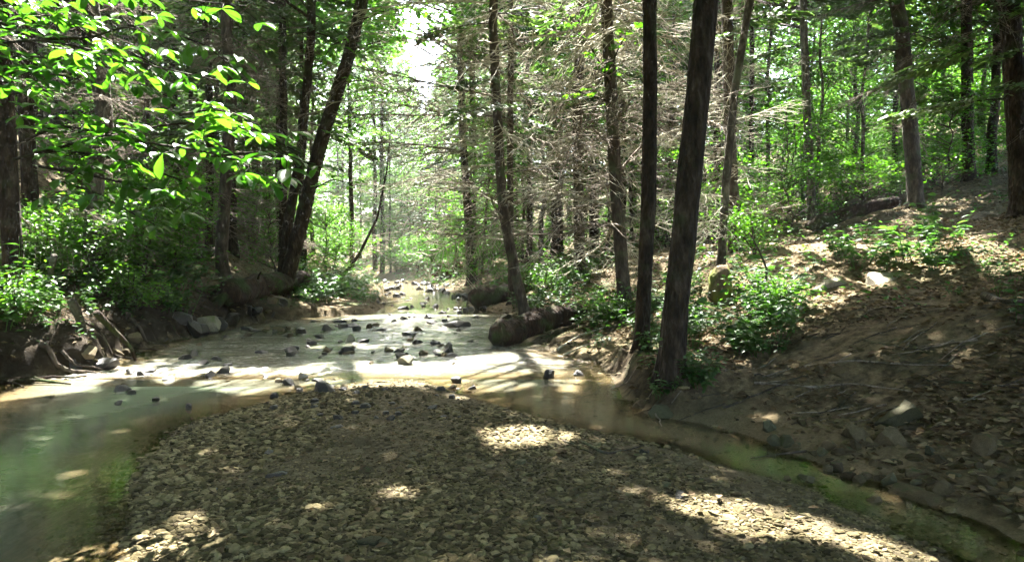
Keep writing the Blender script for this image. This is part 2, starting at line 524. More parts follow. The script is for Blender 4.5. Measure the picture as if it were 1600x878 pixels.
def water_mat():
    m, nt, out = new_mat("stream_water")
    tc = nd(nt, "ShaderNodeTexCoord")
    dep = nd(nt, "ShaderNodeAttribute", attribute_name="depth").outputs['Fac']
    foam = nd(nt, "ShaderNodeAttribute", attribute_name="foam").outputs['Fac']
    rip = nd(nt, "ShaderNodeAttribute", attribute_name="ripple").outputs['Fac']
    mp = nd(nt, "ShaderNodeMapping"); mp.inputs['Scale'].default_value = (.8, 1.6, 1); nt.links.new(tc.outputs['Object'], mp.inputs[0])
    n1 = nd(nt, "ShaderNodeTexNoise", Scale=7.0, Detail=3.0, Distortion=.6); nt.links.new(mp.outputs[0], n1.inputs['Vector'])
    n2 = nd(nt, "ShaderNodeTexNoise", Scale=26.0, Detail=4.0); nt.links.new(mp.outputs[0], n2.inputs['Vector'])
    ad = nd(nt, "ShaderNodeMath", operation='MULTIPLY_ADD'); ad.inputs[1].default_value = .3; nt.links.new(n2.outputs[0], ad.inputs[0]); nt.links.new(n1.outputs[0], ad.inputs[2])
    bs_ = nd(nt, "ShaderNodeMath", operation='MULTIPLY_ADD'); bs_.inputs[1].default_value = .95; bs_.inputs[2].default_value = .03; nt.links.new(rip, bs_.inputs[0])
    bp = nd(nt, "ShaderNodeBump", Distance=.05); nt.links.new(bs_.outputs[0], bp.inputs['Strength']); nt.links.new(ad.outputs[0], bp.inputs['Height'])
    mul = nd(nt, "ShaderNodeMath", operation='MULTIPLY'); mul.inputs[1].default_value = -7.0; nt.links.new(dep, mul.inputs[0])
    ex = nd(nt, "ShaderNodeMath", operation='EXPONENT'); nt.links.new(mul.outputs[0], ex.inputs[0])
    tur = nd(nt, "ShaderNodeMath", operation='SUBTRACT'); tur.inputs[0].default_value = 1.0; nt.links.new(ex.outputs[0], tur.inputs[1])
    tra = nd(nt, "ShaderNodeBsdfTransparent"); tra.inputs[0].default_value = (.82, .77, .66, 1)
    murk = nd(nt, "ShaderNodeBsdfDiffuse")
    mc = ramp(nt, dep, [(0.03, (.24, .18, .09)), (.13, (.21, .17, .095)), (.21, (.14, .14, .10)), (.5, (.175, .22, .14))])
    nt.links.new(mc.outputs[0], murk.inputs[0])
    mx = nd(nt, "ShaderNodeMixShader"); nt.links.new(tur.outputs[0], mx.inputs[0]); nt.links.new(tra.outputs[0], mx.inputs[1]); nt.links.new(murk.outputs[0], mx.inputs[2])
    fo = nd(nt, "ShaderNodeBsdfDiffuse"); fo.inputs[0].default_value = (.62, .64, .6, 1)
    n3 = nd(nt, "ShaderNodeTexNoise", Scale=11.0, Detail=5.0, Roughness=.7); nt.links.new(mp.outputs[0], n3.inputs['Vector'])
    fm = nd(nt, "ShaderNodeMath", operation='MULTIPLY'); nt.links.new(foam, fm.inputs[0])
    fr_ = ramp(nt, n3.outputs[0], [(.45, (0, 0, 0)), (.66, (1, 1, 1))]); nt.links.new(fr_.outputs[0], fm.inputs[1])
    mx2 = nd(nt, "ShaderNodeMixShader"); nt.links.new(fm.outputs[0], mx2.inputs[0]); nt.links.new(mx.outputs[0], mx2.inputs[1]); nt.links.new(fo.outputs[0], mx2.inputs[2])
    gl = nd(nt, "ShaderNodeBsdfGlossy"); rg_ = nd(nt, "ShaderNodeMath", operation='MULTIPLY_ADD'); rg_.inputs[1].default_value = .3; rg_.inputs[2].default_value = .035; nt.links.new(dep, rg_.inputs[0]); nt.links.new(rg_.outputs[0], gl.inputs['Roughness']); nt.links.new(bp.outputs[0], gl.inputs['Normal'])
    fr = nd(nt, "ShaderNodeFresnel", IOR=1.33); nt.links.new(bp.outputs[0], fr.inputs['Normal'])
    mx3 = nd(nt, "ShaderNodeMixShader"); nt.links.new(fr.outputs[0], mx3.inputs[0]); nt.links.new(mx2.outputs[0], mx3.inputs[1]); nt.links.new(gl.outputs[0], mx3.inputs[2])
    nt.links.new(mx3.outputs[0], out.inputs[0])
    return m


M_DARK = bark_mat("dark_bark", (.010, .007, .004), (.032, .022, .013), (.09, .068, .045), moss=(.045, .055, .022), moss_at=.64, bump=1.0)
M_BARK = bark_mat("brown_bark", (.022, .017, .012), (.06, .046, .033), (.13, .105, .08), moss=(.07, .085, .04), moss_at=.62)
M_GREY = bark_mat("grey_bark", (.02, .017, .012), (.065, .056, .04), (.2, .185, .14), moss=(.09, .10, .06), moss_at=.6)
M_LOG = bark_mat("rotten_log", (.008, .005, .003), (.026, .014, .007), (.065, .038, .02), moss=(.028, .045, .01), moss_at=.56)
M_STUMP = bark_mat("mossy_stump", (.05, .035, .02), (.12, .085, .045), (.2, .15, .08), moss=(.16, .19, .035), moss_at=.48)
M_WOOD = bark_mat("bare_dead_wood", (.22, .205, .145), (.39, .365, .27), (.55, .525, .42), scale=14)
M_TWIG = bark_mat("dead_twig", (.07, .055, .04), (.17, .14, .105), (.3, .25, .2), scale=14)
M_RUST = bark_mat("reddish_wood", (.035, .015, .01), (.085, .035, .02), (.14, .065, .04), moss=(.05, .07, .02), moss_at=.7)
M_HEM = leaf_mat("hemlock_needles", [(.025, .055, .015), (.04, .08, .022), (.065, .105, .032), (.10, .12, .05)], .4, .55, tcol=(1.4, 1.7, .8, 1))
M_LEAF = leaf_mat("broad_leaves", [(.022, .062, .008), (.038, .10, .011), (.055, .13, .014), (.085, .155, .02)], .5)
M_BRIGHT = leaf_mat("young_leaves", [(.034, .10, .010), (.052, .14, .013), (.075, .165, .017), (.10, .185, .025)], .55)
M_BIG = leaf_mat("large_leaves", [(.022, .075, .009), (.034, .105, .012), (.05, .13, .015), (.07, .15, .02)], .5, .35, .5)
M_HERB = leaf_mat("herb_leaves", [(.02, .06, .014), (.032, .085, .02), (.05, .11, .026), (.08, .14, .04)], .45, .5)
M_LITTER = leaf_mat("fallen_leaves", [(.03, .019, .009), (.07, .046, .022), (.12, .085, .042), (.19, .145, .08), (.27, .215, .135)], .15, .8, .2, (1.2, 1, .7, 1))
M_ROCK = rock_mat("wet_dark_rock", (.007, .006, .005), (.02, .017, .012), (.05, .042, .03), rough=.4)
M_STONE = rock_mat("brown_stone", (.035, .026, .014), (.085, .064, .034), (.17, .135, .078), moss=(.035, .05, .014), rough=.8, moss_at=.62)
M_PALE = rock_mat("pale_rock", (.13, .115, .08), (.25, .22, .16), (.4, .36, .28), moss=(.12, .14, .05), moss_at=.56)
M_PEBBLE = rock_mat("creek_pebbles", (.028, .021, .009), (.10, .08, .036), (.22, .182, .098), rough=.85, island=True)
M_GREEN = rock_mat("algae_stone", (.032, .03, .015), (.07, .066, .036), (.125, .12, .068), rough=.7)
M_GROUND = ground_mat()
M_WATER = water_mat()


# ------------------------------------------------------------------ ground and water
def axis(dense_lo, dense_hi, step, far_lo, far_hi, grow=1.09):
    a = list(np.arange(dense_lo, dense_hi, step)); s = step
    while a[-1] < far_hi:
        s *= grow; a.append(a[-1] + s)
    s = step
    while a[0] > far_lo:
        s *= grow; a.insert(0, a[0] - s)
    return np.array(a)


def sheet(name, xs, ys, zf, mat, attrs):
    X, Y = np.meshgrid(xs, ys); Z = zf(X, Y)
    nx, ny = len(xs), len(ys)
    i = np.arange(ny - 1)[:, None] * nx; j = np.arange(nx - 1)[None]
    q = np.stack([i + j, i + j + 1, i + nx + j + 1, i + nx + j], -1).reshape(-1, 4)
    mb = MB(); mb.add(np.stack([X, Y, Z], -1).reshape(-1, 3), q)
    o = mb.build(name, mat)
    for k, fn in attrs.items():
        a = o.data.attributes.new(k, 'FLOAT', 'POINT')
        a.data.foreach_set('value', np.ascontiguousarray(fn(X, Y, Z), dtype=np.float32).ravel())
    return o


xs = axis(-8.5, 9, .07, -420, 420); ys = axis(1.6, 19, .07, -160, 900)


def a_bar(X, Y, Z):
    h, b, sl, sr = terrain(X, Y)
    under = (sl < .02) & (sr < .02)
    cove = sstep(.0, .1, 1 - np.abs(Y - 5) / 1.6) * (X > 0)
    return np.where(under, np.clip(np.where((X > .8) & (Y < 7.9), .35 + .65 * b, 1), 0, 1), 0) * (.75 + .25 * fbm(X * 3, Y * 3, 3))


def a_sand(X, Y, Z):
    h, b, sl, sr = terrain(X, Y)
    cove = sstep(4.1, 4.8, Y) * (1 - sstep(5.8, 6.3, Y)) * (1 - sstep(.2, .9, sr)) * (X > .8)
    spit = np.exp(-((X - 1.35) / .35) ** 2 - ((Y - 9.9) / .7) ** 2)
    path = np.exp(-((X - (4.2 + .25 * (Y - 8))) / 1.7) ** 2) * sstep(8, 9.5, Y) * (1 - sstep(15, 20, Y)) * (X > 2)
    chan = (sl < .05) & (sr < .05) & (X > .3) & (Y < 7.9) & (b < .3)
    return np.clip(cove * .8 + .75 * chan + spit + .9 * path * sstep(.22, .5, fbm(X * 2, Y * 2, 90)), 0, 1)


def a_bank_shade(X, Y, Z):
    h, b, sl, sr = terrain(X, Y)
    lw = (1 - sstep(.35, 1.1, sl + .6 * (fbm(X * 2, Y * 2, 191) - .5))) * (sl > -.2) * (1 - sstep(15, 16.5, Y))  # overhang shade painted along the foot of the left bank
    rw = (1 - sstep(.1, .5, sr)) * (sr > -.1) * sstep(5.9, 6.4, Y) * (1 - sstep(8.8, 9.3, Y)) * .6  # weaker strip of the same dark tone at the right bluff
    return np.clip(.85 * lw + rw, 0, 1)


def a_green(X, Y, Z):
    h, b, sl, sr = terrain(X, Y)
    n = fbm(X * 1.1, Y * 1.1, 33)
    return np.clip(sstep(.52, .68, n) * .6 * np.where((X > 2) & (Y < 9), .25, 1) * (np.maximum(sl, sr) > .15) * (1 - .75 * sstep(3, 6, np.maximum(sl, sr))), 0, 1)


ground = tag(sheet("ground", xs, ys, lambda X, Y: height(X, Y), M_GROUND, dict(bar=a_bar, sand=a_sand, green=a_green, waterside=a_bank_shade)), kind='structure')


def riffle(X, Y):
    left = np.exp(-((X + 5.0) / 1.5) ** 2 - ((Y - 8.9 - .15 * (X + 5)) / .75) ** 2)
    mid = sstep(8.0, 9.2, Y) * (1 - sstep(15.5, 17, Y)) * .75
    line = np.exp(-((Y - 16.8) / .25) ** 2) * .8
    line2 = np.exp(-((Y - 8.9 - .1 * X) / .35) ** 2) * sstep(-6, -5, X) * (1 - sstep(-2.6, -1.2, X)) * .6
    up = sstep(24, 27, Y) * .25
    return np.clip(left + mid + line + line2 + up, 0, 1)


def water_z(X, Y):
    r = riffle(X, Y)
    return r * (.06 * (fbm(X * 2.0, Y * 3.2, 81) - .5) + .035 * (fbm(X * 6, Y * 9, 84) - .5)) + .003 * (fbm(X * 2.5, Y * 3, 87) - .5)


def a_foam(X, Y, Z):
    left = np.exp(-((X + 4.9) / 1.25) ** 2 - ((Y - 8.8 - .2 * (X + 5)) / .55) ** 2)
    line = np.exp(-((Y - 16.8) / .16) ** 2) * .5
    l2 = np.exp(-((Y - 8.9 - .1 * X) / .22) ** 2) * sstep(-6, -5, X) * (1 - sstep(-3, -1.8, X)) * .7
    strk = sstep(.56, .7, fbm(X * 1.3, Y * 7, 97)) * sstep(8, 9, Y) * (1 - sstep(15, 16.5, Y)) * .7
    return strk * .6 + np.clip(left * 1.6 + line + l2 * 1.2, 0, 1) * sstep(.32, .55, fbm(X * 2.2, Y * 6, 95))


wx = axis(-7.5, 3.4, .05, -40, 10, 1.12); wy = axis(2.2, 18, .05, -30, 75, 1.12)
water = tag(sheet("stream_water", wx, wy, water_z, M_WATER, dict(
    depth=lambda X, Y, Z: np.clip(Z - height(X, Y), 0, 1), foam=a_foam, ripple=lambda X, Y, Z: riffle(X, Y))), kind='structure')


# ------------------------------------------------------------------ trees
def trunk_rad(P, r0, r1, sides, rng, flare=.9, fl_h=.16):
    n = len(P); t = np.linspace(0, 1, n)
    r = r0 + (r1 - r0) * t
    a = np.linspace(0, 2 * np.pi, sides, endpoint=False)
    k = rng.integers(4, 7); ph = rng.uniform(0, 6)
    h = np.maximum(P[:, 2] - P[0, 2], 0)
    fl = np.exp(-h / fl_h)[:, None] * (flare * (.55 + .45 * np.cos(k * a + ph)))[None]
    bump = .10 * (vnoise(a[None] / 2 / np.pi * 6 + rng.uniform(0, 50), h[:, None] * 2.5, 17) - .5) + .10 * (vnoise(a[None] / 2 / np.pi * 14, h[:, None] * 5, 19) - .5)
    return r[:, None] * (1 + fl + bump)


_dead = {}


def dead_branch(seed, L=2.0, thick=1.0, mat=None):
    key = (seed, L, thick, mat.name)
    if key in _dead:
        return _dead[key]
    rng = np.random.default_rng(900 + seed)
    mb = MB()
    n = 9; t = np.linspace(0, 1, n)
    sag = rng.uniform(-.10, .22)
    main = np.stack([t * L, .08 * L * np.sin(t * rng.uniform(1, 4) + rng.uniform(0, 6)) * t, -sag * L * t ** 1.5 + .05 * L * np.sin(3 * t + rng.uniform(0, 6)) * t], 1)
    tube(mb, main, thick * np.linspace(.014, .004, n), 4, cap=False)
    ns = int(11 * L / 1.5)
    for i in range(ns):
        u = .12 + .86 * (i + rng.random()) / ns
        p0 = np.array([np.interp(u, t, main[:, k]) for k in range(3)])
        sd = 1 if i % 2 else -1
        ln = L * (.45 * (1 - u) + .10) * rng.uniform(.5, 1.15)
        an = rng.uniform(.6, 1.15)
        d = np.array([math.cos(an), sd * math.sin(an), rng.uniform(-.45, .12)])
        s = np.linspace(0, 1, 5)[:, None]
        sec = p0 + d * ln * s + np.array([.1 * ln, 0, -.18 * ln]) * s ** 2
        sec[1:-1] += rng.normal(0, .015, (3, 3))
        tube(mb, sec, thick * np.linspace(.0075, .0032, 5), 3, cap=False)
        nt_ = int(2 + 5 * ln)
        for j in range(nt_):
            v = rng.uniform(.2, .98)
            q0 = p0 + d * ln * v + np.array([.1 * ln, 0, -.18 * ln]) * v * v
            s2 = 1 if rng.random() < .5 else -1
            a2 = math.atan2(d[1], d[0]) + s2 * rng.uniform(.5, 1.1)
            l2 = ln * rng.uniform(.15, .45)
            e = q0 + l2 * np.array([math.cos(a2), math.sin(a2), rng.uniform(-.5, .15)])
            tube(mb, np.stack([q0, .5 * (q0 + e) + rng.normal(0, .01, 3), e]), thick * np.array([.0045, .0035, .0022]), 3, cap=False)
    me = mb.mesh("branch", mat)
    _dead[key] = me
    return me


def axis_at(path, z):
    return np.array([np.interp(z, path[:, 2], path[:, k]) for k in range(3)])


MAIN = {}


def more_branches(key, n, zr, L, az, mat, seed):
    rng = np.random.default_rng(seed); Q = MAIN[key]['P'] - MAIN[key]['b']
    for i in range(n):
        s = rng.uniform(*L) / 2.0
        link("branch", dead_branch(int(rng.integers(0, 9)), 2.6, 1.3, mat if rng.random() < .6 else M_TWIG), MAIN[key]['root'], axis_at(Q, rng.uniform(*zr)), (rng.uniform(-.9, .9), rng.normal(0, .25), rng.normal(*az)), (s * .77, s * .77, s * .77))



def big_tree(key, pix, Y, r0, r1, mat, label, cat="tree", group=None, top=13.0, sides=14, base=None, flare=.9, dY=0.0, nbr=0, zr=(1.2, 7), L=(1.2, 2.4), wood=None, az=None):
    """a tree whose trunk follows the photographed one; it goes on above the picture"""
    rng = np.random.default_rng(abs(hash(key)) % 1000 if False else sum(map(ord, key)))
    pts = [at(px, py, Y + dY * i / max(1, len(pix) - 1)) for i, (px, py) in enumerate(pix)]
    b = pts[0].copy(); b[2] = hz(b[0], b[1]) - .06
    pts[0] = b
    d = pts[-1] - pts[-2]; d = d / max(d[2], .1)
    d[:2] *= .6
    z = pts[-1][2]
    while z < top:
        z += 1.5
        pts.append(pts[-1] + d * 1.5 + np.array([*rng.normal(0, .05, 2), 0]))
    P, t = resample(pts, .11)
    root = empty("tree", b, label, cat, group)
    Q = P - b
    mb = MB(); tube(mb, Q, trunk_rad(Q, r0, r1, sides, rng, flare), sides)
    mb.build("trunk", mat, root)
    for i in range(nbr):
        zz = rng.uniform(*zr)
        c = axis_at(Q, zz)
        a = rng.uniform(0, 2 * np.pi) if az is None else rng.normal(az[0], az[1])
        me = dead_branch(int(rng.integers(0, 9)), [1.4, 2.0, 2.6][int(rng.integers(0, 3))], [1.0, 1.35][i % 2], wood or (M_WOOD if rng.random() < .6 else M_TWIG))
        s = rng.uniform(*L) / 2.0
        link("branch", me, root, c, (rng.uniform(-.9, .9), rng.normal(.05, .32), a), (s * rng.uniform(.6, 1.1), s, s))
    MAIN[key] = dict(root=root, P=P, b=b)
    return root


big_tree("A", [(1047, 612), (1050, 540), (1063, 420), (1085, 200), (1104, 0)], 6.4, .122, .086, M_DARK, "thick dark trunk standing nearest at the edge of the right bank", flare=.8, sides=28)
big_tree("B", [(1003, 545), (1005, 470), (1013, 330), (1016, 150), (1015, 0)], 8.2, .09, .07, M_DARK, "straight dark trunk just behind the thick one on the right bank", flare=.9, sides=24)
big_tree("C", [(976, 490), (972, 420), (960, 250), (950, 60)], 13.0, .135, .09, M_BARK, "brown trunk with sunlit side and dead branches above the fern bank", nbr=52, zr=(1.2, 7.2), L=(1.4, 3.2))
big_tree("D", [(822, 492), (806, 430), (786, 330), (778, 200), (770, 40)], 15.5, .125, .075, M_BARK, "leaning trunk rising behind the dark fallen log", nbr=34, zr=(1.5, 8), L=(1.3, 3.0))
big_tree("D2", [(800, 440), (797, 300), (798, 60)], 18.5, .10, .07, M_BARK, "slim upright trunk rising behind the leaning one by the log", nbr=38, zr=(1.0, 9), L=(1.2, 2.8))
big_tree("E", [(907, 445), (905, 380), (902, 200)], 19.5, .16, .11, M_BARK, "stout trunk deep in the pale dead branches above the log", nbr=46, zr=(1, 8), L=(1.4, 3.0))
big_tree("F", [(440, 468), (458, 400), (482, 300), (505, 210), (545, 90), (566, 0)], 17.6, .195, .12, M_DARK, "dark trunk leaning strongly over the stream from the left bank", flare=.8, nbr=14, zr=(2.5, 8), L=(.8, 2.0), wood=M_TWIG)
big_tree("G", [(441, 400), (443, 200), (441, 0)], 21.5, .13, .10, M_DARK, "thin straight dark trunk left of the leaning tree", nbr=34, zr=(1, 9), L=(1, 2.2), wood=M_TWIG)
big_tree("H", [(436, 440), (452, 340), (470, 240), (486, 60)], 19.6, .15, .10, M_DARK, "dark trunk beside the leaning tree, tilted a little less", nbr=34, zr=(1, 8), L=(1, 2.2), wood=M_TWIG)
big_tree("I", [(138, 330), (150, 250), (165, 200), (150, 60), (140, 0)], 11.5, .14, .12, M_GREY, "grey mottled trunk behind the bright leaves on the left slope", nbr=26, zr=(.8, 5), L=(.8, 1.8), wood=M_TWIG)
big_tree("J", [(22, 420), (14, 300), (6, 150), (0, 0)], 9.5, .13, .10, M_DARK, "shadowed trunk at the left edge of the picture", nbr=10, zr=(1.2, 5), L=(.8, 1.6), wood=M_TWIG)
big_tree("J2", [(48, 300), (42, 200), (36, 0)], 13.0, .14, .11, M_DARK, "shadowed trunk on the brown slope next to the edge trunk", nbr=30, zr=(.6, 6), L=(.8, 2.0), wood=M_TWIG)
big_tree("J3", [(350, 470), (346, 400), (350, 330), (362, 150)], 16.0, .15, .09, M_BARK, "mossy pale trunk at the root end of the bank log", nbr=38, zr=(1.0, 7), L=(1, 2.4), wood=M_TWIG)
big_tree("K", [(1596, 330), (1590, 200), (1576, 0)], 14.0, .2, .16, M_DARK, "broad dark trunk at the right edge of the hillside", nbr=18, zr=(1.5, 6), L=(1, 2.2), wood=M_TWIG)
big_tree("L", [(1432, 310), (1424, 220), (1408, 40), (1400, 0)], 19.0, .21, .16, M_BARK, "large brown trunk on the right hillside above the lying log", nbr=14, zr=(2.2, 7), L=(1, 2.6), wood=M_TWIG)
big_tree("M", [(1270, 345), (1264, 240), (1257, 80), (1255, 0)], 20.0, .13, .09, M_GREY, "slim pale grey trunk catching sun before the green wood", nbr=10, zr=(2, 8), L=(.8, 1.6), wood=M_TWIG)
big_tree("N", [(1126, 430), (1133, 300), (1148, 140), (1172, 0)], 13.5, .085, .06, M_GREY, "thin leaning trunk with pale streaks right of the thick dark one", nbr=20, zr=(.8, 6), L=(.7, 1.8))
big_tree("N2", [(1150, 400), (1142, 250), (1136, 0)], 16.0, .15, .11, M_BARK, "brown trunk among twigs behind the thin leaning one", nbr=28, zr=(.8, 7), L=(1, 2.4))
big_tree("O", [(736, 425), (731, 330), (722, 200)], 29.0, .19, .12, M_DARK, "far dark trunk above the reddish upturned roots", nbr=24, zr=(1.5, 10), L=(1.4, 3.2), wood=M_TWIG)
big_tree("P", [(1515, 300), (1512, 200), (1510, 0)], 20.5, .17, .13, M_DARK, "dark straight trunk between the large hillside trunk and the edge", nbr=14, zr=(2, 7), L=(1, 2.4), wood=M_TWIG)


for key, x, y, lab in (("X1", -7.5, -3.0, "dark trunk added unseen behind the view on the left bank to block sky light"), ("X2", 5.5, -2.0, "dark trunk added unseen behind the view on the right bank to block sky light")):  # two unseen trees added behind the view; their crowns hold back blue sky light
    z = hz(x, y); f_ = lambda zz: (CX + F_PX * x / y)
    root = empty("tree", (x, y, z - .05), lab, "tree")
    P = np.stack([x + 0 * np.arange(0, 13, .2), y + .1 * np.sin(np.arange(0, 13, .2)), z - .05 + np.arange(0, 13, .2)], 1)
    mb = MB(); tube(mb, P - P[0], trunk_rad(P - P[0], .2, .12, 12, R), 12); mb.build("trunk", M_DARK, root)
    MAIN[key] = dict(root=root, P=P, b=P[0])


more_branches("D", 14, (2.2, 8.5), (2.4, 4.2), (math.pi, .6), M_WOOD, 5)
more_branches("D2", 8, (2.5, 10), (2.4, 4.2), (math.pi, .6), M_WOOD, 6)
more_branches("E", 14, (1.0, 9), (2.4, 4.0), (-.5, 1.2), M_WOOD, 7)
more_branches("N2", 14, (1.0, 7), (1.6, 3.4), (2.6, .9), M_WOOD, 8)


# prototypes of the wood behind
def spray_branch(P, D, N, S, base, az, L, rng, n, droop, wid):
    """needle sprays along one drooping hemlock branch"""
    t = rng.uniform(.1, 1, n) ** .8
    sd = rng.choice([-1, 1], n); w = wid * L * (1.05 - t) * rng.uniform(.05, 1, n) + .03
    dx, dy = math.cos(az), math.sin(az)
    x = t * L + w * .5; y = sd * w
    z = -droop * L * t ** 1.6 - .12 * w + rng.normal(0, .03, n)
    P.append(np.stack([base[0] + x * dx - y * dy, base[1] + x * dy + y * dx, base[2] + z], 1))
    a = az + sd * rng.uniform(.3, 1.1, n)
    D.append(np.stack([np.cos(a), np.sin(a), rng.uniform(-.5, .05, n)], 1))
    N.append(rup(n, rng, .35)); S.append(rng.uniform(.09, .2, n))


def hemlock_geo(rng, h=20, z0=4.5, dead=30, nb=70, per=85, r0=.16):
    """trunk builder with dead limbs, and crown leaf arrays"""
    mb = MB()
    n = 26
    P = np.stack([np.cumsum(rng.normal(0, .025, n)), np.cumsum(rng.normal(0, .025, n)), np.linspace(-.15, h, n)], 1); P[:, :2] -= P[0, :2]
    tube(mb, P, trunk_rad(P, r0, .02, 8, rng, .6), 8)
    for i in range(dead):
        z = rng.uniform(.8, z0 + 3); a = rng.uniform(0, 6.283); L = rng.uniform(.7, 2.6)
        b = axis_at(P, z); s = np.linspace(0, 1, 5)
        br = np.stack([b[0] + L * s * math.cos(a), b[1] + L * s * math.sin(a), z - rng.uniform(-.1, .3) * L * s ** 1.4], 1); br[1:] += rng.normal(0, .04, (4, 3))
        tube(mb, br, np.linspace(.018, .006, 5), 3, 1, cap=False)
        for j in range(8):
            u = rng.uniform(.15, .95); p0 = np.array([np.interp(u, s, br[:, k]) for k in range(3)])
            a2 = a + rng.choice([-1, 1]) * rng.uniform(.5, 1.2); l2 = L * (.5 * (1 - u) + .12) * rng.uniform(.5, 1.2)
            e = p0 + l2 * np.array([math.cos(a2), math.sin(a2), rng.uniform(-.5, .1)])
            tube(mb, np.stack([p0, (p0 + e) / 2 + rng.normal(0, .02, 3), e]), np.array([.009, .007, .004]), 3, 1, cap=False)
    A = ([], [], [], [])
    for i in range(nb):
        z = z0 + (h - z0) * (i / nb) ** .9
        L = (1 - (z - z0) / (h - z0 + .5)) * 2.6 * rng.uniform(.6, 1.15) + .35
        spray_branch(*A, axis_at(P, z), rng.uniform(0, 6.283), L, rng, int(per * (.35 + L / 2.6)), rng.uniform(.1, .35), .38)
    return mb, [np.concatenate(a) for a in A]


def broad_geo(rng, h=14, z0=2.6, ncl=85, per=62, r0=.10, spread=2.6, size=.17, crad=.5):
    mb = MB(); n = 24
    P = np.stack([np.cumsum(rng.normal(0, .05, n)), np.cumsum(rng.normal(0, .05, n)), np.linspace(-.15, h, n)], 1); P[:, :2] -= P[0, :2]
    tube(mb, P, trunk_rad(P, r0, .012, 8, rng, .5), 8)
    A = ([], [], [], [])
    for i in range(ncl):
        z = z0 + (h - z0) * rng.random(); a = rng.uniform(0, 6.283)
        L = spread * math.sqrt(rng.random()) * (1 - .6 * max(0, (z - z0) / (h - z0) - .5)) + .2
        b = axis_at(P, max(.3, z - .4 * L)); e = b + np.array([L * math.cos(a), L * math.sin(a), .4 * L])
        tube(mb, np.stack([b, (b + e) / 2 + np.array([0, 0, .06 * L]), e]), np.array([.018, .012, .005]), 3, cap=False)
        c = e + rng.normal(0, 1, (per, 3)) * np.array([crad, crad, crad * .4])
        A[0].append(c); A[1].append(rdir(per, rng)); A[2].append(rup(per, rng, .45)); A[3].append(size * rng.uniform(.6, 1.2, per))
    return mb, [np.concatenate(a) for a in A]


def crown_mesh(arr, mat, T=T_QUAD, name="crown"):
    mb = MB(); leaves(mb, *arr, T, Q_QUAD); return mb.mesh(name, mat, smooth=False)


PROTO = {}
for k in range(4):
    mb, arr = hemlock_geo(np.random.default_rng(100 + k), h=[22, 19, 23, 17][k], z0=[5.5, 4, 6.5, 3][k], r0=[.19, .14, .2, .11][k])
    PROTO['hemlock', k] = (mb.mesh("trunk", [M_DARK, M_TWIG]), crown_mesh(arr, M_HEM, T_NEEDLE * np.array([1.5, 1, 1])))
    mb, arr = broad_geo(np.random.default_rng(200 + k), h=[15, 12, 17, 9][k], z0=[3, 2.2, 4, 1.5][k], r0=[.11, .08, .13, .06][k])
    PROTO['broadleaf', k] = (mb.mesh("trunk", M_BARK), crown_mesh(arr, M_LEAF))
    mb, arr = broad_geo(np.random.default_rng(300 + k), h=[3.6, 2.6, 4.4, 2.0][k], z0=.4, ncl=34, per=55, r0=.03, spread=1.2, size=.12, crad=.3)
    PROTO['sapling', k] = (mb.mesh("stem", M_BARK), crown_mesh(arr, M_BRIGHT, name="foliage"))


def cull(arr, loc):
    b_ = arr[0] + np.asarray(loc); keep = ~sunlit(b_) & ~sunlit(b_ + arr[1] * arr[3][:, None])
    return [a[keep] for a in arr]


def wood_tree(kind, x, y, label, group, k=None):
    k = int(R.integers(0, 4)) if k is None else k
    z = hz(x, y); rz = R.uniform(0, 6.283); s = R.uniform(.85, 1.15)
    if kind != 'sapling' and 600 < CX + F_PX * x / y < 735:
        k = 3; s *= R.uniform(.6, .85) if y < 60 else .95
    nm = {"hemlock": "hemlock_tree", "broadleaf": "broadleaf_tree", "sapling": "sapling"}[kind]
    root = empty(nm, (x, y, z), label, "sapling" if kind == "sapling" else "tree", group)
    trunk, crown = PROTO[kind, k]
    if y < 34 and kind != 'sapling':
        rng = np.random.default_rng(int(x * 100) * 7 + int(y * 100) + 100000)
        if kind == 'hemlock':
            mb, arr = hemlock_geo(rng, h=rng.uniform(17, 23), z0=rng.uniform(3.5, 6.5), r0=rng.uniform(.1, .2), dead=44)
            arr = cull(arr, (x, y, z)); trunk = mb.mesh("trunk", [M_DARK, M_TWIG]); crown = crown_mesh(arr, M_HEM, T_NEEDLE * np.array([1.5, 1, 1]))
        else:
            mb, arr = broad_geo(rng, h=rng.uniform(10, 16), z0=rng.uniform(2, 4), r0=rng.uniform(.06, .12))
            arr = cull(arr, (x, y, z)); trunk = mb.mesh("trunk", M_BARK); crown = crown_mesh(arr, M_BRIGHT if rng.random() < .6 else M_LEAF)
        rz, s = 0, 1
    root.rotation_euler.z = rz; root.scale = (s, s, s)
    root.location.z = z - .05
    link(trunk.name.split('.')[0], trunk, root); link(crown.name.split('.')[0], crown, root)
    return root


placed = [tuple(v['b'][:2]) for v in MAIN.values()]


def free(x, y, d):
    return all((x - a) ** 2 + (y - b) ** 2 > d * d for a, b in placed)


def try_place(n, ylo, yhi, dmin, pick):
    c = 0; tries = 0
    while c < n and tries < 9000:
        tries += 1
        y = math.sqrt(R.uniform(ylo ** 2, yhi ** 2)); x = R.uniform(-.86, .86) * y
        xl = np.interp(y, _LY, _LX); xr = np.interp(y, _RY, _RX)
        if xl - .9 < x < xr + .9 or not free(x, y, dmin):
            continue
        px = CX + F_PX * x / y
        if 640 < px < 705 and y < 34:
            continue
        if y < 25 and 440 < px < 1000:
            continue
        pick(x, y, px); placed.append((x, y)); c += 1


def pick_under(x, y, px):
    o = wood_tree('sapling', x, y, "broad bright green understorey tree beyond the right hillside path", "understorey trees on the right hillside")
    f = R.uniform(1.5, 2.4); o.scale = (f, f, f)


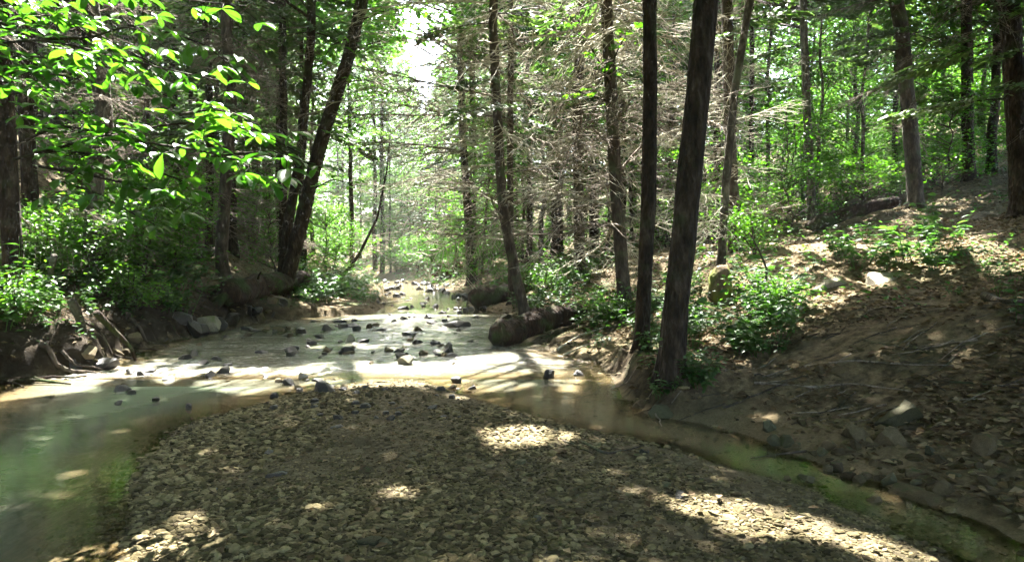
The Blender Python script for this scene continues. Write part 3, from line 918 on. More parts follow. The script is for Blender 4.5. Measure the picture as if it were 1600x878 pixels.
def pick_tree(x, y, px):
    if px > 1120:
        kind = 'broadleaf' if R.random() < .75 else 'hemlock'
    elif px > 720:
        kind = 'hemlock' if R.random() < .7 else 'broadleaf'
    else:
        kind = 'hemlock' if R.random() < .72 else 'broadleaf'
    side = "right hillside" if px > 1120 else ("wood behind the right bank" if px > 720 else "left hillside")
    dep = "front of the" if y < 32 else ("middle of the" if y < 52 else "far back in the")
    what = "tall dark evergreen with bare lower twigs" if kind == 'hemlock' else "slender leafy tree with bright green leaves"
    if px > 1120 and y > 30 and R.random() < .35:
        return pick_under(x, y, px)
    wood_tree(kind, x, y, f"{what} {dep} {side}", f"{kind} trees {dep} {side}")


try_place(62, 18.5, 34, 1.7, pick_tree)
try_place(70, 34, 56, 2.2, pick_tree)
try_place(75, 56, 95, 3.0, pick_tree)
c0 = 0
for i in range(900):
    y = R.uniform(30, 72); px = R.uniform(520, 790); x = (px - CX) / F_PX * y; xl = np.interp(y, _LY, _LX); xr = np.interp(y, _RY, _RX)
    if c0 < 44 and free(x, y, 1.3) and not (xl - .7 < x < xr + .7):
        if y < 44:
            o = wood_tree('sapling', x, y, "leafy sapling crowding the far end of the stream valley", "saplings at the valley end"); f = R.uniform(.9, 1.7); o.scale = (f, f, f)
        else:
            pick_tree(x, y, px)
        placed.append((x, y)); c0 += 1


def pick_sap(x, y, px):
    side = "right hillside" if px > 1120 else ("wood behind the right bank" if px > 720 else "left hillside")
    dep = "front of the" if y < 30 else "back of the"
    wood_tree('sapling', x, y, f"bushy young sapling with small bright leaves {dep} {side}", f"saplings {dep} {side}")


try_place(60, 19, 48, 1.2, pick_sap)
c0 = 0
for i in range(900):
    y = R.uniform(14.5, 34); px = R.uniform(60, 690); x = (px - CX) / F_PX * y; xl = np.interp(y, _LY, _LX)
    if c0 < 13 and free(x, y, 1.1) and x < xl - 1.2 and not (430 < px < 640 and y < 28):
        pick_sap(x, y, px); placed.append((x, y)); c0 += 1
c0 = 0
for i in range(600):
    y = R.uniform(19, 40); px = R.uniform(1130, 1560); x = (px - CX) / F_PX * y
    if c0 < 26 and free(x, y, 1.2):
        pick_sap(x, y, px); placed.append((x, y)); c0 += 1

c0 = 0
for i in range(1500):       # close-packed dark trunks on the left hillside
    y = R.uniform(17, 48); px = R.uniform(-20, 600); x = (px - CX) / F_PX * y; xl = np.interp(y, _LY, _LX)
    if c0 < 34 and free(x, y, 1.2) and x < xl - 1.6 and not (430 < px < 600 and y < 27):
        wood_tree('hemlock', x, y, "thin dark evergreen crowded with bare twigs on the steep left hillside", "crowded evergreens on the left hillside"); placed.append((x, y)); c0 += 1
c0 = 0
for i in range(900):
    y = R.uniform(27, 60); px = R.uniform(720, 1130); x = (px - CX) / F_PX * y; xr = np.interp(y, _RY, _RX)
    if c0 < 22 and free(x, y, 1.3) and x > xr + 1.2:
        wood_tree('hemlock', x, y, "thin evergreen with bare lower twigs closing the wood behind the right bank", "evergreens closing the wood behind the right bank"); placed.append((x, y)); c0 += 1

# the distant wood that closes the valley: one mass
mb = MB(); rng = np.random.default_rng(55)
n = 64000
a = rng.uniform(-1.05, 1.05, n); d = rng.uniform(95, 130, n)
X = d * np.sin(a); Y = d * np.cos(a)
top = 33 + 9 * fbm(X * .12, X * 0, 66) - 24 * np.exp(-((a + .128) / .04) ** 2)
P = np.stack([X, Y, np.maximum(height(X, Y), 0) + rng.random(n) ** .8 * top], 1)
leaves(mb, P, rdir(n, rng), rup(n, rng, .8), rng.uniform(.7, 1.5, n) * 1.3)
tag(mb.build("distant_woods", M_LEAF, smooth=False), kind='stuff')

# crowns of the tall trees: leaf cover above the stream, with its gaps
rng = np.random.default_rng(77)
n = 470000
X = rng.uniform(-22, 22, n); Y = rng.uniform(-10, 33, n)
dens = fbm(X * .6, Y * .6, 101)
low = np.clip(np.maximum((-Y - 3) / 6, (np.abs(X) - .9 * np.maximum(Y, 0) - 9) / 6), 0, 1)  # leaf cover brought down behind and beside the view, added to block sky light
Z = 8.5 - 6.5 * low + 7 * (1 + .6 * low) * rng.random(n) + .12 * np.maximum(Y - 12, 0) + np.maximum(height(X, Y) - 2, 0) * .8
P = np.stack([X, Y, Z], 1)
P[:, :2] += rng.normal(0, .1, (n, 2))
LD = rdir(n, rng); LS = rng.uniform(.2, .36, n)
keep = (rng.random(n) < .5 + .5 * sstep(.04, .24, dens)) & ~sunlit(P) & ~sunlit(P + LD * LS[:, None] * .55) & ~sunlit(P + LD * LS[:, None] * 1.05)
rx_ = X / Y
keep &= ~((rx_ > -.165) & (rx_ < -.085) & (Y > 18) & (rng.random(n) < .86))
P = P[keep]; LD = LD[keep]; LS = LS[keep]
names = [k for k in MAIN if k not in ("N", "J3")]
tops = np.stack([axis_at(MAIN[k]['P'], 11.0)[:2] for k in names])
own = np.argmin(((P[:, None, :2] - tops[None]) ** 2).sum(-1), 1)
for i, k in enumerate(names):
    p = P[own == i]
    if len(p) == 0:
        continue
    b = MAIN[k]['b']
    mb = MB(); leaves(mb, p - b, LD[own == i], rup(len(p), rng, .45), LS[own == i])
    # limbs that carry it
    Q = MAIN[k]['P'] - b
    lm = MB()
    for j in range(0, len(p), max(1, len(p) // 30)):
        e = p[j] - b; z = min(max(5.5, e[2] - .35 * np.linalg.norm(e[:2] - axis_at(Q, min(9, Q[-1, 2]))[:2])), Q[-1, 2] - .1)
        s = axis_at(Q, z)
        tube(lm, resample([s, (s + e) / 2 + np.array([0, 0, .3]), e], .5)[0], np.linspace(.05, .012, len(resample([s, (s + e) / 2 + np.array([0, 0, .3]), e], .5)[0])), 4, cap=False)
    mb2 = MB(); mb2.v, mb2.q, mb2.t, mb2.qm, mb2.tm, mb2.n = mb.v, mb.q, mb.t, mb.qm, mb.tm, mb.n
    if lm.n:
        mb2.add(np.concatenate(lm.v), np.concatenate([q for q in lm.q]), None, 1)
    mb2.build("crown", [M_LEAF, M_DARK], MAIN[k]['root'], smooth=False)


# ------------------------------------------------------------------ logs, stump, boulders, stones
def rock_geo(rng, sub=4, flat=.6, cuts=15, rough=.14):
    bm = bmesh.new(); bmesh.ops.create_icosphere(bm, subdivisions=sub, radius=1.0)
    v = np.array([x.co[:] for x in bm.verts]); t = np.array([[q.index for q in f.verts] for f in bm.faces]); bm.free()
    v *= np.array([1, rng.uniform(.6, .95), flat])
    for _ in range(cuts):
        nn = norm(rng.normal(0, 1, 3) * np.array([1, 1, .9])); sup = (v @ nn).max(); d = sup * rng.uniform(.38, .8)
        ex = np.maximum(v @ nn - d, 0); v -= ex[:, None] * nn * .96
    v += norm(v) * (rough * (fbm(v[:, 0] * 2.2 + v[:, 2] * 1.7 + rng.uniform(0, 40), v[:, 1] * 2.2 - v[:, 2], 7) - .5))[:, None]
    return v, t


ROCKS = {}


def rock_mesh(k, mat, flat):
    key = (k, mat.name, flat)
    if key not in ROCKS:
        v, t = rock_geo(np.random.default_rng(400 + k), 4, flat)
        mb = MB(); mb.add(v, None, t); ROCKS[key] = mb.mesh("rock", mat, smooth=True)
        try:
            ROCKS[key].set_sharp_from_angle(angle=math.radians(32))
        except Exception:
            pass
    return ROCKS[key]


def rock(px, py, wpx, k, mat, flat, label, group=None, name="rock", sink=.35, rz=None, asp=1.0, p=None):
    g = gnd(px, py) if p is None else p
    w = wpx * 1.25 / F_PX * g[1] / 2
    o = link(name, rock_mesh(k, mat, flat), None, (g[0], g[1] + w * .5, g[2] + w * flat * (.5 - sink)), (R.uniform(-.12, .12), R.uniform(-.12, .12), R.uniform(0, 6.28) if rz is None else rz), (w, w * asp, w))
    return tag(o, label, "rock", group)


def log_tree(name, p0, p1, r0, r1, mat, label, cat="log", sides=16, bend=.05, stubs=0, hollow=False, rng_seed=1):
    rng = np.random.default_rng(rng_seed)
    p0 = np.array(p0, float); p1 = np.array(p1, float)
    n = max(6, int(np.linalg.norm(p1 - p0) / .12)); t = np.linspace(0, 1, n)
    P = p0[None] * (1 - t)[:, None] + p1[None] * t[:, None] + np.array([0, 0, bend]) * np.sin(t * 3.1)[:, None]
    P[1:-1] += rng.normal(0, .02, (n - 2, 3))
    a = np.linspace(0, 2 * np.pi, sides, endpoint=False)
    r = (r0 + (r1 - r0) * t)[:, None] * (1 + .3 * (vnoise(a[None] * 1.2 + 5, t[:, None] * 9, 23) - .5) + .25 * (vnoise(a[None] * 3, t[:, None] * 30, 29) - .5))
    r[0] *= .55; r[1] *= .85; r[-1] *= .6
    root = empty(name, p0, label, cat)
    mb = MB(); tube(mb, P - p0, r, sides); mb.build("trunk", mat, root)
    for i in range(stubs):
        u = rng.uniform(.1, .9); c = P[int(u * (n - 1))] - p0; d = norm(np.array([*rng.normal(0, 1, 2), abs(rng.normal(.8, .3))]))
        L = rng.uniform(.15, .6); sb = MB(); s = np.linspace(0, 1, 5)[:, None]
        tube(sb, c + d * L * s + rng.normal(0, .01, (5, 3)), np.linspace(.03, .012, 5) * (r0 / .2), 5); sb.build("branch_stub", mat, root)
    return root, P


def g3(px, py, dz=0.0):
    q = gnd(px, py); q[2] += dz; return q


# big fallen log with its butt in the water on the right
e0 = g3(768, 543, .18); e1 = np.array([1.35, 12.6, .42])
log_tree("fallen_log", e0, e1, .24, .17, M_LOG, "big dark rotten log with its blunt end in the stream", stubs=2, rng_seed=3)
e0 = np.array([-1.18, 19.0, .26]); e1 = np.array([1.2, 20.2, .42])
log_tree("fallen_log", e0, e1, .34, .25, M_LOG, "shorter mossy log farther upstream behind the rotten one", stubs=1, rng_seed=4)
e0 = g3(352, 484, .30); e1 = g3(452, 462, .42)
lr, LP = log_tree("root_log", e0, e1 + np.array([.3, .6, 0]), .30, .24, M_LOG, "dark mossy log lying along the left bank with knotted root end", stubs=3, rng_seed=5)
rng = np.random.default_rng(31)
for i in range(9):
    a = rng.uniform(0, 6.28); d = np.array([-.55 + .3 * math.cos(a), .5 * math.sin(a) - .2, .55 * math.sin(a) - .2]); s = np.linspace(0, 1, 6)[:, None]
    sb = MB(); tube(sb, d * s * rng.uniform(.6, 1.1) + np.array([0, 0, -.25]) * s ** 2 + rng.normal(0, .02, (6, 3)), np.linspace(.09, .02, 6), 6); sb.build("root", M_LOG, lr)
a0 = g3(1262, 366, .10); a1 = g3(1405, 330, .16)
log_tree("hillside_log", a0 + np.array([0, 0, .12]), a1 + np.array([0, 0, .12]), .2, .16, M_LOG, "long thin dark log lying up the right hillside below the pale trunk", stubs=4, rng_seed=6)
a0 = g3(255, 418, .15); a1 = g3(345, 405, .2)
log_tree("hillside_log", a0, a1, .15, .1, M_LOG, "dark log lying across the left slope above the ferns", stubs=2, rng_seed=7)
# mossy stump on the right bank
s0 = g3(1125, 466)
log_tree("tree_stump", s0 - np.array([0, 0, .08]), s0 + np.array([.02, 0, .52]), .21, .165, M_STUMP, "short broken stump capped with yellow green moss", "stump", stubs=0, bend=0, rng_seed=8)
# upturned reddish root plate far upstream
u0 = gnd(705, 432)
rt = empty("uprooted_stump", u0, "reddish brown mound of upturned roots beyond the upstream log", "stump")
v, t = rock_geo(np.random.default_rng(77), 3, .55, 3, .5); mb = MB(); mb.add(v * np.array([1.15, .7, .95]) + np.array([0, .2, .3]), None, t); mb.build("root_mass", M_RUST, rt)
for i in range(10):
    a = rng.uniform(0, 3.14); L = rng.uniform(.6, 1.3); s = np.linspace(0, 1, 6)[:, None]
    sb = MB(); tube(sb, np.array([0, 0, .4]) + np.array([math.cos(a), -.5, math.sin(a) * .6]) * L * s + rng.normal(0, .04, (6, 3)), np.linspace(.07, .015, 6), 5); sb.build("root", M_RUST, rt)

# roots hanging over the undercut left bank
for (pts, r, lab, mt) in [
    ([(112, 470), (128, 505), (138, 545), (142, 572)], .06, "pale bare root dropping down the dark left bank into the water", M_GREY),
    ([(150, 488), (176, 515), (205, 542), (212, 548)], .045, "dark root slanting down to the stream from the left bank", M_LOG),
    ([(85, 400), (78, 430), (90, 470), (105, 500)], .04, "thin crooked stem leaning on the left bank beside the pale root", M_GREY),
    ([(30, 560), (70, 552), (110, 562), (140, 575)], .07, "thick dark root lying along the foot of the left bank", M_LOG),
]:
    P = [at(a, b, 8.9 + .25 * i) for i, (a, b) in enumerate(pts)]
    P[-1][2] = -.05
    P, tt = resample(P, .08); mb = MB(); tube(mb, P - P[0], r * (1 - .6 * tt)[:, None] * (1 + .2 * (R.random((len(P), 8)) - .5)), 8)
    tag(mb.build("root", mt, None, loc=P[0]), lab, "root")

# boulders
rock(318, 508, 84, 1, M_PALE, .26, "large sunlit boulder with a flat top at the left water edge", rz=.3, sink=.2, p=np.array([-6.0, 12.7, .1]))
rock(268, 500, 52, 2, M_ROCK, .5, "rounded brown boulder beside the sunlit flat one", sink=.3)
rock(398, 498, 40, 3, M_STONE, .8, "knobbly dark boulder under the root end of the bank log", sink=.3)
rock(792, 498, 36, 4, M_GREEN, .6, "rounded greenish boulder at the foot of the leaning trunk", sink=.3)
rock(700, 552, 34, 5, M_ROCK, .6, "pointed dark rock standing in the stream before the rotten log", sink=.25)
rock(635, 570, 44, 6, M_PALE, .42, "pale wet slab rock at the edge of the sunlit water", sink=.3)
rock(662, 556, 30, 7, M_STONE, .45, "brown slab rock just behind the pale wet slab", sink=.3)
rock(500, 616, 78, 8, M_ROCK, .26, "wide flat dark rock at the upstream tip of the gravel bar", rz=0, sink=.2)
rock(468, 592, 24, 9, M_PALE, .6, "small whitish rock above the wide flat dark rock", sink=.3)
rock(543, 536, 20, 10, M_PALE, .9, "little pale pointed rock alone in midstream", sink=.3)
rock(860, 592, 32, 11, M_ROCK, .55, "black rock at the bank end of the sunlit water", sink=.3)
rock(905, 588, 22, 1, M_ROCK, .5, "small black rock under the right bank beside the larger one", sink=.3)
rock(712, 512, 62, 2, M_ROCK, .22, "long low dark slab across the stream below the mossy log", rz=0, sink=.1)
rock(568, 698, 44, 3, M_STONE, .3, "oblong brown stone lying on the middle of the gravel bar", rz=.2, sink=.2)
rock(430, 748, 48, 4, M_ROCK, .3, "dark grey stone half buried in the gravel bar", sink=.3)
rock(572, 858, 70, 5, M_GREEN, .16, "flat greenish stone at the near end of the gravel bar", rz=.2, sink=.2)
rock(1425, 668, 92, 6, M_GREEN, .5, "large greenish slab boulder among the stones of the right shore", rz=.2, sink=.2)
rock(1345, 690, 66, 7, M_STONE, .75, "upright brown boulder with a dark hollow beside the slab boulder", sink=.25)
rock(1408, 702, 92, 8, M_STONE, .42, "long brown boulder lying in front of the greenish slab boulder", rz=.1, sink=.2)
rock(1325, 592, 44, 9, M_STONE, .6, "mossy topped stone on the dark slope above the sandy cove", sink=.3)
rock(1285, 590, 36, 10, M_STONE, .55, "dark stone beside the mossy one on the slope", sink=.3)
rock(1560, 712, 70, 11, M_STONE, .5, "dark boulder at the edge of the picture on the right shore", sink=.3)
rock(1040, 655, 60, 1, M_GREEN, .4, "mossy flat stone at the water below the thick dark trunk", rz=.1, sink=.3)
rock(1000, 640, 40, 3, M_STONE, .5, "earthy stone beside the mossy flat one below the trunk", sink=.3)
rock(1480, 800, 130, 2, M_STONE, .14, "broad low slab lying at the edge of the small side channel", rz=-.35, sink=.15)
rock(1330, 750, 40, 5, M_STONE, .3, "small flat stone at the edge of the side channel", sink=.3)
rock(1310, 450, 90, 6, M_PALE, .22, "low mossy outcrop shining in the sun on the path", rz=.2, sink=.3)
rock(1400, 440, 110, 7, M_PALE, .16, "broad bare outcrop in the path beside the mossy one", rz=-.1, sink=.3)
for i in range(46):        # stones of the right shore
    px = R.uniform(1195, 1600); py = 706 + (px - 1195) * .17 + abs(R.normal(0, 30)) * (1 if R.random() < .5 else -.9)
    rock(px, max(640, py), R.uniform(16, 50), int(R.integers(1, 12)), [M_STONE, M_STONE, M_GREEN, M_STONE][int(R.integers(0, 4))], float(R.choice([.35, .5])), "brown stone among the many along the right shore", "stones along the right shore", "stone", sink=.3)
k = 0
while k < 105:              # dark stones breaking the riffle
    px = R.normal(520, 170); py = R.uniform(498, 606)
    if 560 < py < 596 and px > 420 and R.random() < .85:
        continue
    g = gnd(px, py)
    if g[2] > .02 or not (180 < px < 760):
        continue
    rock(px, py, R.uniform(10, 36), int(R.integers(1, 12)), [M_ROCK, M_ROCK, M_ROCK, M_STONE][int(R.integers(0, 4))], float(R.choice([.2, .28, .38])), "small dark stone breaking the shallow riffle", "stones in the riffle", "stone", sink=.3)
    k += 1
for (px, py) in [(215, 588), (198, 584), (232, 582), (186, 612), (205, 618), (300, 556), (285, 562), (345, 586), (322, 590), (240, 628), (290, 640), (180, 634)]:
    rock(px, py, R.uniform(18, 38), int(R.integers(1, 12)), M_ROCK, .35, "low black stone in the white water by the left bank", "stones in the white water", "stone", sink=.2)
for i in range(60):        # loose stones at the upstream end of the bar
    px = R.uniform(420, 760); py = R.uniform(606, 660)
    rock(px, py, R.uniform(10, 28), int(R.integers(1, 12)), [M_STONE, M_ROCK][int(R.integers(0, 2))], .35, "loose stone at the upstream end of the gravel bar", "loose stones on the bar", "stone", sink=.25)
for i in range(80):
    px = R.uniform(580, 760) if i % 2 else R.uniform(590, 700); py = R.uniform(455, 500) if i % 2 else R.uniform(438, 462)
    rock(px, py, R.uniform(8, 22), int(R.integers(1, 12)), [M_ROCK, M_ROCK][int(R.integers(0, 2))], .4, "far stone along the narrow upstream channel", "stones upstream", "stone", sink=.25)

for i in range(22):
    py = R.uniform(470, 598); px = np.interp(py, [480, 515, 545, 580, 600], [455, 335, 225, 140, 0]) - abs(R.normal(0, 26)) + 6
    rock(px, py, R.uniform(18, 60), int(R.integers(1, 12)), [M_ROCK, M_ROCK, M_STONE][int(R.integers(0, 3))], float(R.choice([.35, .5])), "dark stone set in the foot of the left bank", "stones at the foot of the left bank", "stone", sink=.3)
for i in range(13):
    px = R.uniform(-20, 330); py = np.interp(px, [0, 140, 225, 335], [560, 545, 505, 480]) + R.uniform(-50, 5)
    g = gnd(px, py); L = R.uniform(.4, 1.1); a = R.uniform(-.5, .5); s_ = np.linspace(0, 1, 8)
    P = g + np.stack([L * s_ * math.cos(a), L * s_ * math.sin(a) - .1, 0 * s_], 1); P[:, 2] = np.maximum(height(P[:, 0], P[:, 1]), -.05) + .03 + .05 * np.sin(s_ * 3) + .03 * vnoise(s_ * 5 + i, s_ * 0, 6)
    mb = MB(); tube(mb, P - P[0], R.uniform(.018, .04) * (1 - .7 * s_), 6)
    tag(mb.build("root", M_BARK if R.random() < .6 else M_LOG, loc=P[0]), "bare root twisting down the dark left bank", "root", "roots on the left bank")

for i in range(46):        # larger flat stones lying on the bar
    px = R.uniform(260, 1250); py = R.uniform(660, 872)
    g = gnd(px, py)
    if g[2] < .02 or not (np.interp(g[1], _BY, _BLX) < g[0] < np.interp(g[1], _BRY, _BRX)):
        continue
    rock(px, py, R.uniform(16, 46), int(R.integers(1, 12)), [M_STONE, M_GREEN, M_STONE, M_ROCK][int(R.integers(0, 4))], float(R.choice([.16, .2, .3])), "larger flat stone lying on the fine gravel of the bar", "flat stones on the bar", "stone", sink=.3)

# the gravel itself
PEB = []
for k in range(6):
    bm = bmesh.new(); bmesh.ops.create_icosphere(bm, subdivisions=2 if k < 3 else 1, radius=1.0)
    v = np.array([x.co[:] for x in bm.verts]); t = np.array([[q.index for q in f.verts] for f in bm.faces]); bm.free()
    rg = np.random.default_rng(500 + k); v *= np.array([1, rg.uniform(.55, .9), rg.uniform(.16, .36)])
    for _ in range(6):
        nn = norm(rg.normal(0, 1, 3) * np.array([1, 1, .4])); d = (v @ nn).max() * rg.uniform(.55, .85); v -= np.maximum(v @ nn - d, 0)[:, None] * nn
    PEB.append((v, t))


def scatter_pebbles(mb, X, Y, size, rng, sub=0):
    Z = height(X, Y)
    n = len(X); kind = rng.integers(0, 3, n) if sub else rng.integers(3, 6, n)
    rz = rng.uniform(0, 6.283, n); tx = rng.normal(0, .22, n); ty = rng.normal(0, .22, n)
    for k in range(6):
        i = np.where(kind == k)[0]
        if len(i) == 0:
            continue
        v, t = PEB[k]
        w = v[None] * size[i, None, None]
        c, s = np.cos(rz[i])[:, None], np.sin(rz[i])[:, None]
        x = w[..., 0] * c - w[..., 1] * s; y = w[..., 0] * s + w[..., 1] * c
        z = w[..., 2] + x * tx[i, None] + y * ty[i, None]
        W = np.stack([x + X[i, None], y + Y[i, None], z + Z[i, None] + .12 * size[i, None]], -1)
        mb.add(W.reshape(-1, 3), None, (t[None] + (np.arange(len(i)) * len(v))[:, None, None]).reshape(-1, 3))


rng = np.random.default_rng(88)
mb = MB()
n = 115000
Y = 2.2 + 6.4 * rng.random(n) ** 1.35; X = rng.uniform(-3.4, 2.6, n)
h, b, sl, sr = terrain(X, Y)
ok = (h > -.05 - .12 * rng.random(n) ** 2) & (sl < 0) & (sr < 0) & (rng.random(n) < .35 + .65 * sstep(.3, .5, fbm(X * 1.8, Y * 1.8, 222)))
X, Y = X[ok], Y[ok]
size = np.exp(rng.normal(math.log(.0122), .52, len(X))); size = np.clip(size * (.55 + 1.0 * sstep(.3, .7, fbm(X * .9, Y * .9, 333))), .005, .045)
near = (Y < 4.4) | (size > .022)
scatter_pebbles(mb, X[near], Y[near], size[near], rng, 1)
scatter_pebbles(mb, X[~near], Y[~near], size[~near], rng, 0)
n = 9000                   # shore shingle and the channel floors
X = rng.uniform(-6, 4.2, n); Y = rng.uniform(3, 22, n)
h, b, sl, sr = terrain(X, Y)
ok = ((np.maximum(sl, sr) > -.35) & (np.maximum(sl, sr) < .35)) | ((X > .6) & (sr > -.2) & (sr < .9) & (Y < 5.6))
ok &= rng.random(n) < .8
X, Y = X[ok], Y[ok]
scatter_pebbles(mb, X, Y, np.clip(np.exp(rng.normal(math.log(.028), .5, len(X))), .01, .09), rng, 1)
tag(mb.build("gravel", M_PEBBLE, smooth=False), kind='stuff')

# ------------------------------------------------------------------ leaf litter, sticks, ground plants
mb = MB(); n = 170000
Y = 3 + 32 * rng.random(n) ** 1.5; X = rng.uniform(-1, 1, n) * (.9 * Y + 1)
h, b, sl, sr = terrain(X, Y); s = np.maximum(sl, sr)
ok = (s > .1) & (rng.random(n) < sstep(.2, .48, fbm(X * 1.3, Y * 1.3, 45)) * (.35 + .65 * sstep(.2, 1.2, s)) * (1 - .75 * a_sand(X, Y, h)))
X, Y, h = X[ok], Y[ok], h[ok]
P = np.stack([X, Y, h + .012], 1)
leaves(mb, P, rdir(len(X), rng, -.2, .2), rup(len(X), rng, .45), rng.uniform(.03, .10, len(X)))
n = 700                    # a few leaves on the bar and the shore
X = rng.uniform(-2.3, 2.6, n); Y = rng.uniform(3, 7.5, n); h, b, sl, sr = terrain(X, Y); ok = h > .03
leaves(mb, np.stack([X, Y, h + .03], 1)[ok], rdir(int(ok.sum()), rng, -.2, .2), rup(int(ok.sum()), rng, .3), rng.uniform(.04, .08, int(ok.sum())))
tag(mb.build("leaf_litter", M_LITTER, smooth=False), kind='stuff')

STICKS = [
    ([(1255, 574), (1330, 566), (1420, 572), (1492, 576)], .012, "long pale root crossing the dark slope above the cove"),
    ([(1180, 600), (1270, 607), (1330, 602), (1430, 617)], .014, "dark stick lying just below the long pale root"),
    ([(1425, 582), (1450, 595), (1475, 612)], .010, "short slanting stick on the dark slope"),
    ([(1475, 600), (1540, 604), (1598, 612)], .010, "thin stick near the edge of the dark slope"),
    ([(1350, 533), (1420, 548), (1450, 550)], .009, "small twig high on the dark slope"),
    ([(1040, 470), (1015, 478), (985, 492)], .02, "pale stick propped between the two dark trunks"),
    ([(905, 690), (945, 712), (1005, 700)], .013, "brown stick lying on the gravel by the side channel"),
    ([(880, 690), (925, 710)], .010, "short dark stick on the gravel near the brown one"),
    ([(1260, 708), (1215, 712), (1175, 718)], .010, "wet dark stick on the sandy shore"),
    ([(1130, 640), (1200, 612), (1262, 588)], .012, "long twig running up the bank from the cove"),
    ([(870, 548), (905, 526), (950, 512)], .022, "bleached branch on the pale spit beside the rotten log"),
    ([(880, 556), (915, 540), (960, 530)], .014, "thin bleached stick on the pale spit"),
    ([(1190, 470), (1215, 420), (1180, 378)], .022, "crooked dead stem sticking up from the sunlit bank"),
    ([(1300, 380), (1360, 395), (1420, 410)], .02, "bare stick lying across the path"),
    ([(560, 478), (600, 474), (640, 470)], .03, "driftwood stick on the far shingle"),
    ([(1020, 640), (1035, 668)], .010, "short pale twig dipping in the side channel"),
    ([(1540, 470), (1570, 480), (1600, 478)], .05, "short dark stick at the top of the slope by the picture edge"),
]
for pts, r, lab in STICKS:
    P = [g3(a, b, r * .8) for a, b in pts]
    if "sticking up" in lab:
        P = [P[0], P[0] + np.array([.12, .05, .45]), P[0] + np.array([-.15, .15, 1.0])]
    P, tt = resample(P, .06); P[:, 2] += .012 * (vnoise(tt * 9, tt * 0, 3) - .3)
    P[:, :2] += .03 * (np.stack([vnoise(tt * 6 + P[0, 0] * 9, tt * 0, 4), vnoise(tt * 6, tt * 0 + P[0, 1] * 7, 5)], 1) - .5)
    mb = MB(); tube(mb, P - P[0], r * (1 - .55 * tt), 6); tag(mb.build("stick", M_WOOD if any(w in lab for w in ("bleach", "drift", "propped")) else (M_TWIG if "pale" in lab or "bare" in lab else M_BARK), loc=P[0]), lab, "stick")
for i in range(70):
    px = R.uniform(1080, 1600) if R.random() < .75 else R.uniform(930, 1100); py = R.uniform(470, 640)
    g = g3(px, py, .01); a = R.uniform(-.6, .6) + (math.pi if R.random() < .5 else 0); L = R.uniform(.15, .6)
    s = np.linspace(0, 1, 6); X = g[0] + L * s * math.cos(a) + R.normal(0, .008, 6); Y = g[1] + L * s * math.sin(a) + R.normal(0, .008, 6)
    P = np.stack([X, Y, height(X, Y) + .012], 1); mb = MB(); tube(mb, P - P[0], np.linspace(.007, .003, 6), 5)
    tag(mb.build("twig", M_TWIG if R.random() < .5 else M_BARK, loc=P[0]), "small loose twig on the litter of the right bank", "twig", "loose twigs on the right bank")


def herb(seed, hgt=.35, nst=6, size=.09):
    rg = np.random.default_rng(600 + seed); st = MB(); fo = MB()
    for i in range(nst):
        a = rg.uniform(0, 6.28); L = hgt * rg.uniform(.6, 1.15); s = np.linspace(0, 1, 5)[:, None]
        P = np.array([.06 * math.cos(a), .06 * math.sin(a), 0]) + np.array([math.cos(a) * .35, math.sin(a) * .35, 1]) * L * s + np.array([math.cos(a), math.sin(a), -.5]) * .12 * L * s ** 2
        tube(st, P, np.linspace(.004, .002, 5), 3, cap=False)
        for j in range(9):
            u = rg.uniform(.35, 1); q = np.array([np.interp(u, s[:, 0], P[:, k]) for k in range(3)]); b = rg.uniform(0, 6.28)
            leaves(fo, q[None], np.array([[math.cos(b), math.sin(b), rg.uniform(-.25, .3)]]), rup(1, rg, .25), size * rg.uniform(.6, 1.2), T_MID, Q_MID)
    return st.mesh("stem", M_HERB), fo.mesh("foliage", M_HERB)


HERB = [herb(i, [.32, .42, .26, .5, .2][i], [7, 6, 8, 5, 7][i], [.10, .11, .085, .12, .07][i]) for i in range(5)]


def herb_at(p, label, group, s=1.0, k=None):
    k = int(R.integers(0, 5)) if k is None else k
    root = empty("leafy_plant", p, label, "plant", group, R.uniform(0, 6.28)); root.scale = (s, s, s)
    link("stem", HERB[k][0], root); link("foliage", HERB[k][1], root)
    return root


def herbs(n, x0, x1, y0, y1, label, group, smin=.7, smax=1.2, smax_out=.2):
    c = 0; tr = 0
    while c < n and tr < n * 20:
        tr += 1
        px = R.uniform(x0, x1); py = R.uniform(y0, y1); g = gnd(px, py)
        if g[2] < .08 or g[1] > 60 or (1085 < px < 1160 and 450 < py < 520) or (1245 < px < 1420 and 330 < py < 376):
            continue
        herb_at(g, label, group, R.uniform(smin, smax)); c += 1


herbs(60, 900, 1240, 462, 560, "leafy green plant in the sunlit patch round the dark trunks", "plants round the dark trunks")
herbs(46, 1060, 1245, 440, 545, "leafy green plant in the sunlit patch round the dark trunks", "plants round the dark trunks", .8, 1.4)
herbs(16, 1020, 1120, 560, 626, "leafy plant at the foot of the thick dark trunk", "plants at the foot of the trunk", .5, .9)
herbs(34, 1230, 1480, 350, 425, "low leafy plant beside the path on the right hillside", "plants by the path", .8, 1.5)
herbs(10, 1480, 1600, 400, 520, "small green plant on the litter of the upper slope", "plants on the upper slope", .5, .9)
herbs(75, 462, 585, 442, 476, "bright fern clump on the terrace below the leaning tree", "ferns on the terrace", 1.0, 1.8)
herbs(40, 180, 340, 400, 500, "leafy plant on the left bank above the boulders", "plants above the boulders", .9, 1.8)
herbs(40, 0, 180, 330, 520, "leafy plant on the shaded slope at the left edge", "plants on the shaded left slope", .8, 1.7)
herbs(36, 760, 930, 420, 500, "leafy plant behind the rotten log", "plants behind the log", .9, 1.6)
herbs(12, 560, 690, 405, 450, "leafy plant at the head of the valley", "plants at the valley head", 1.5, 2.8)

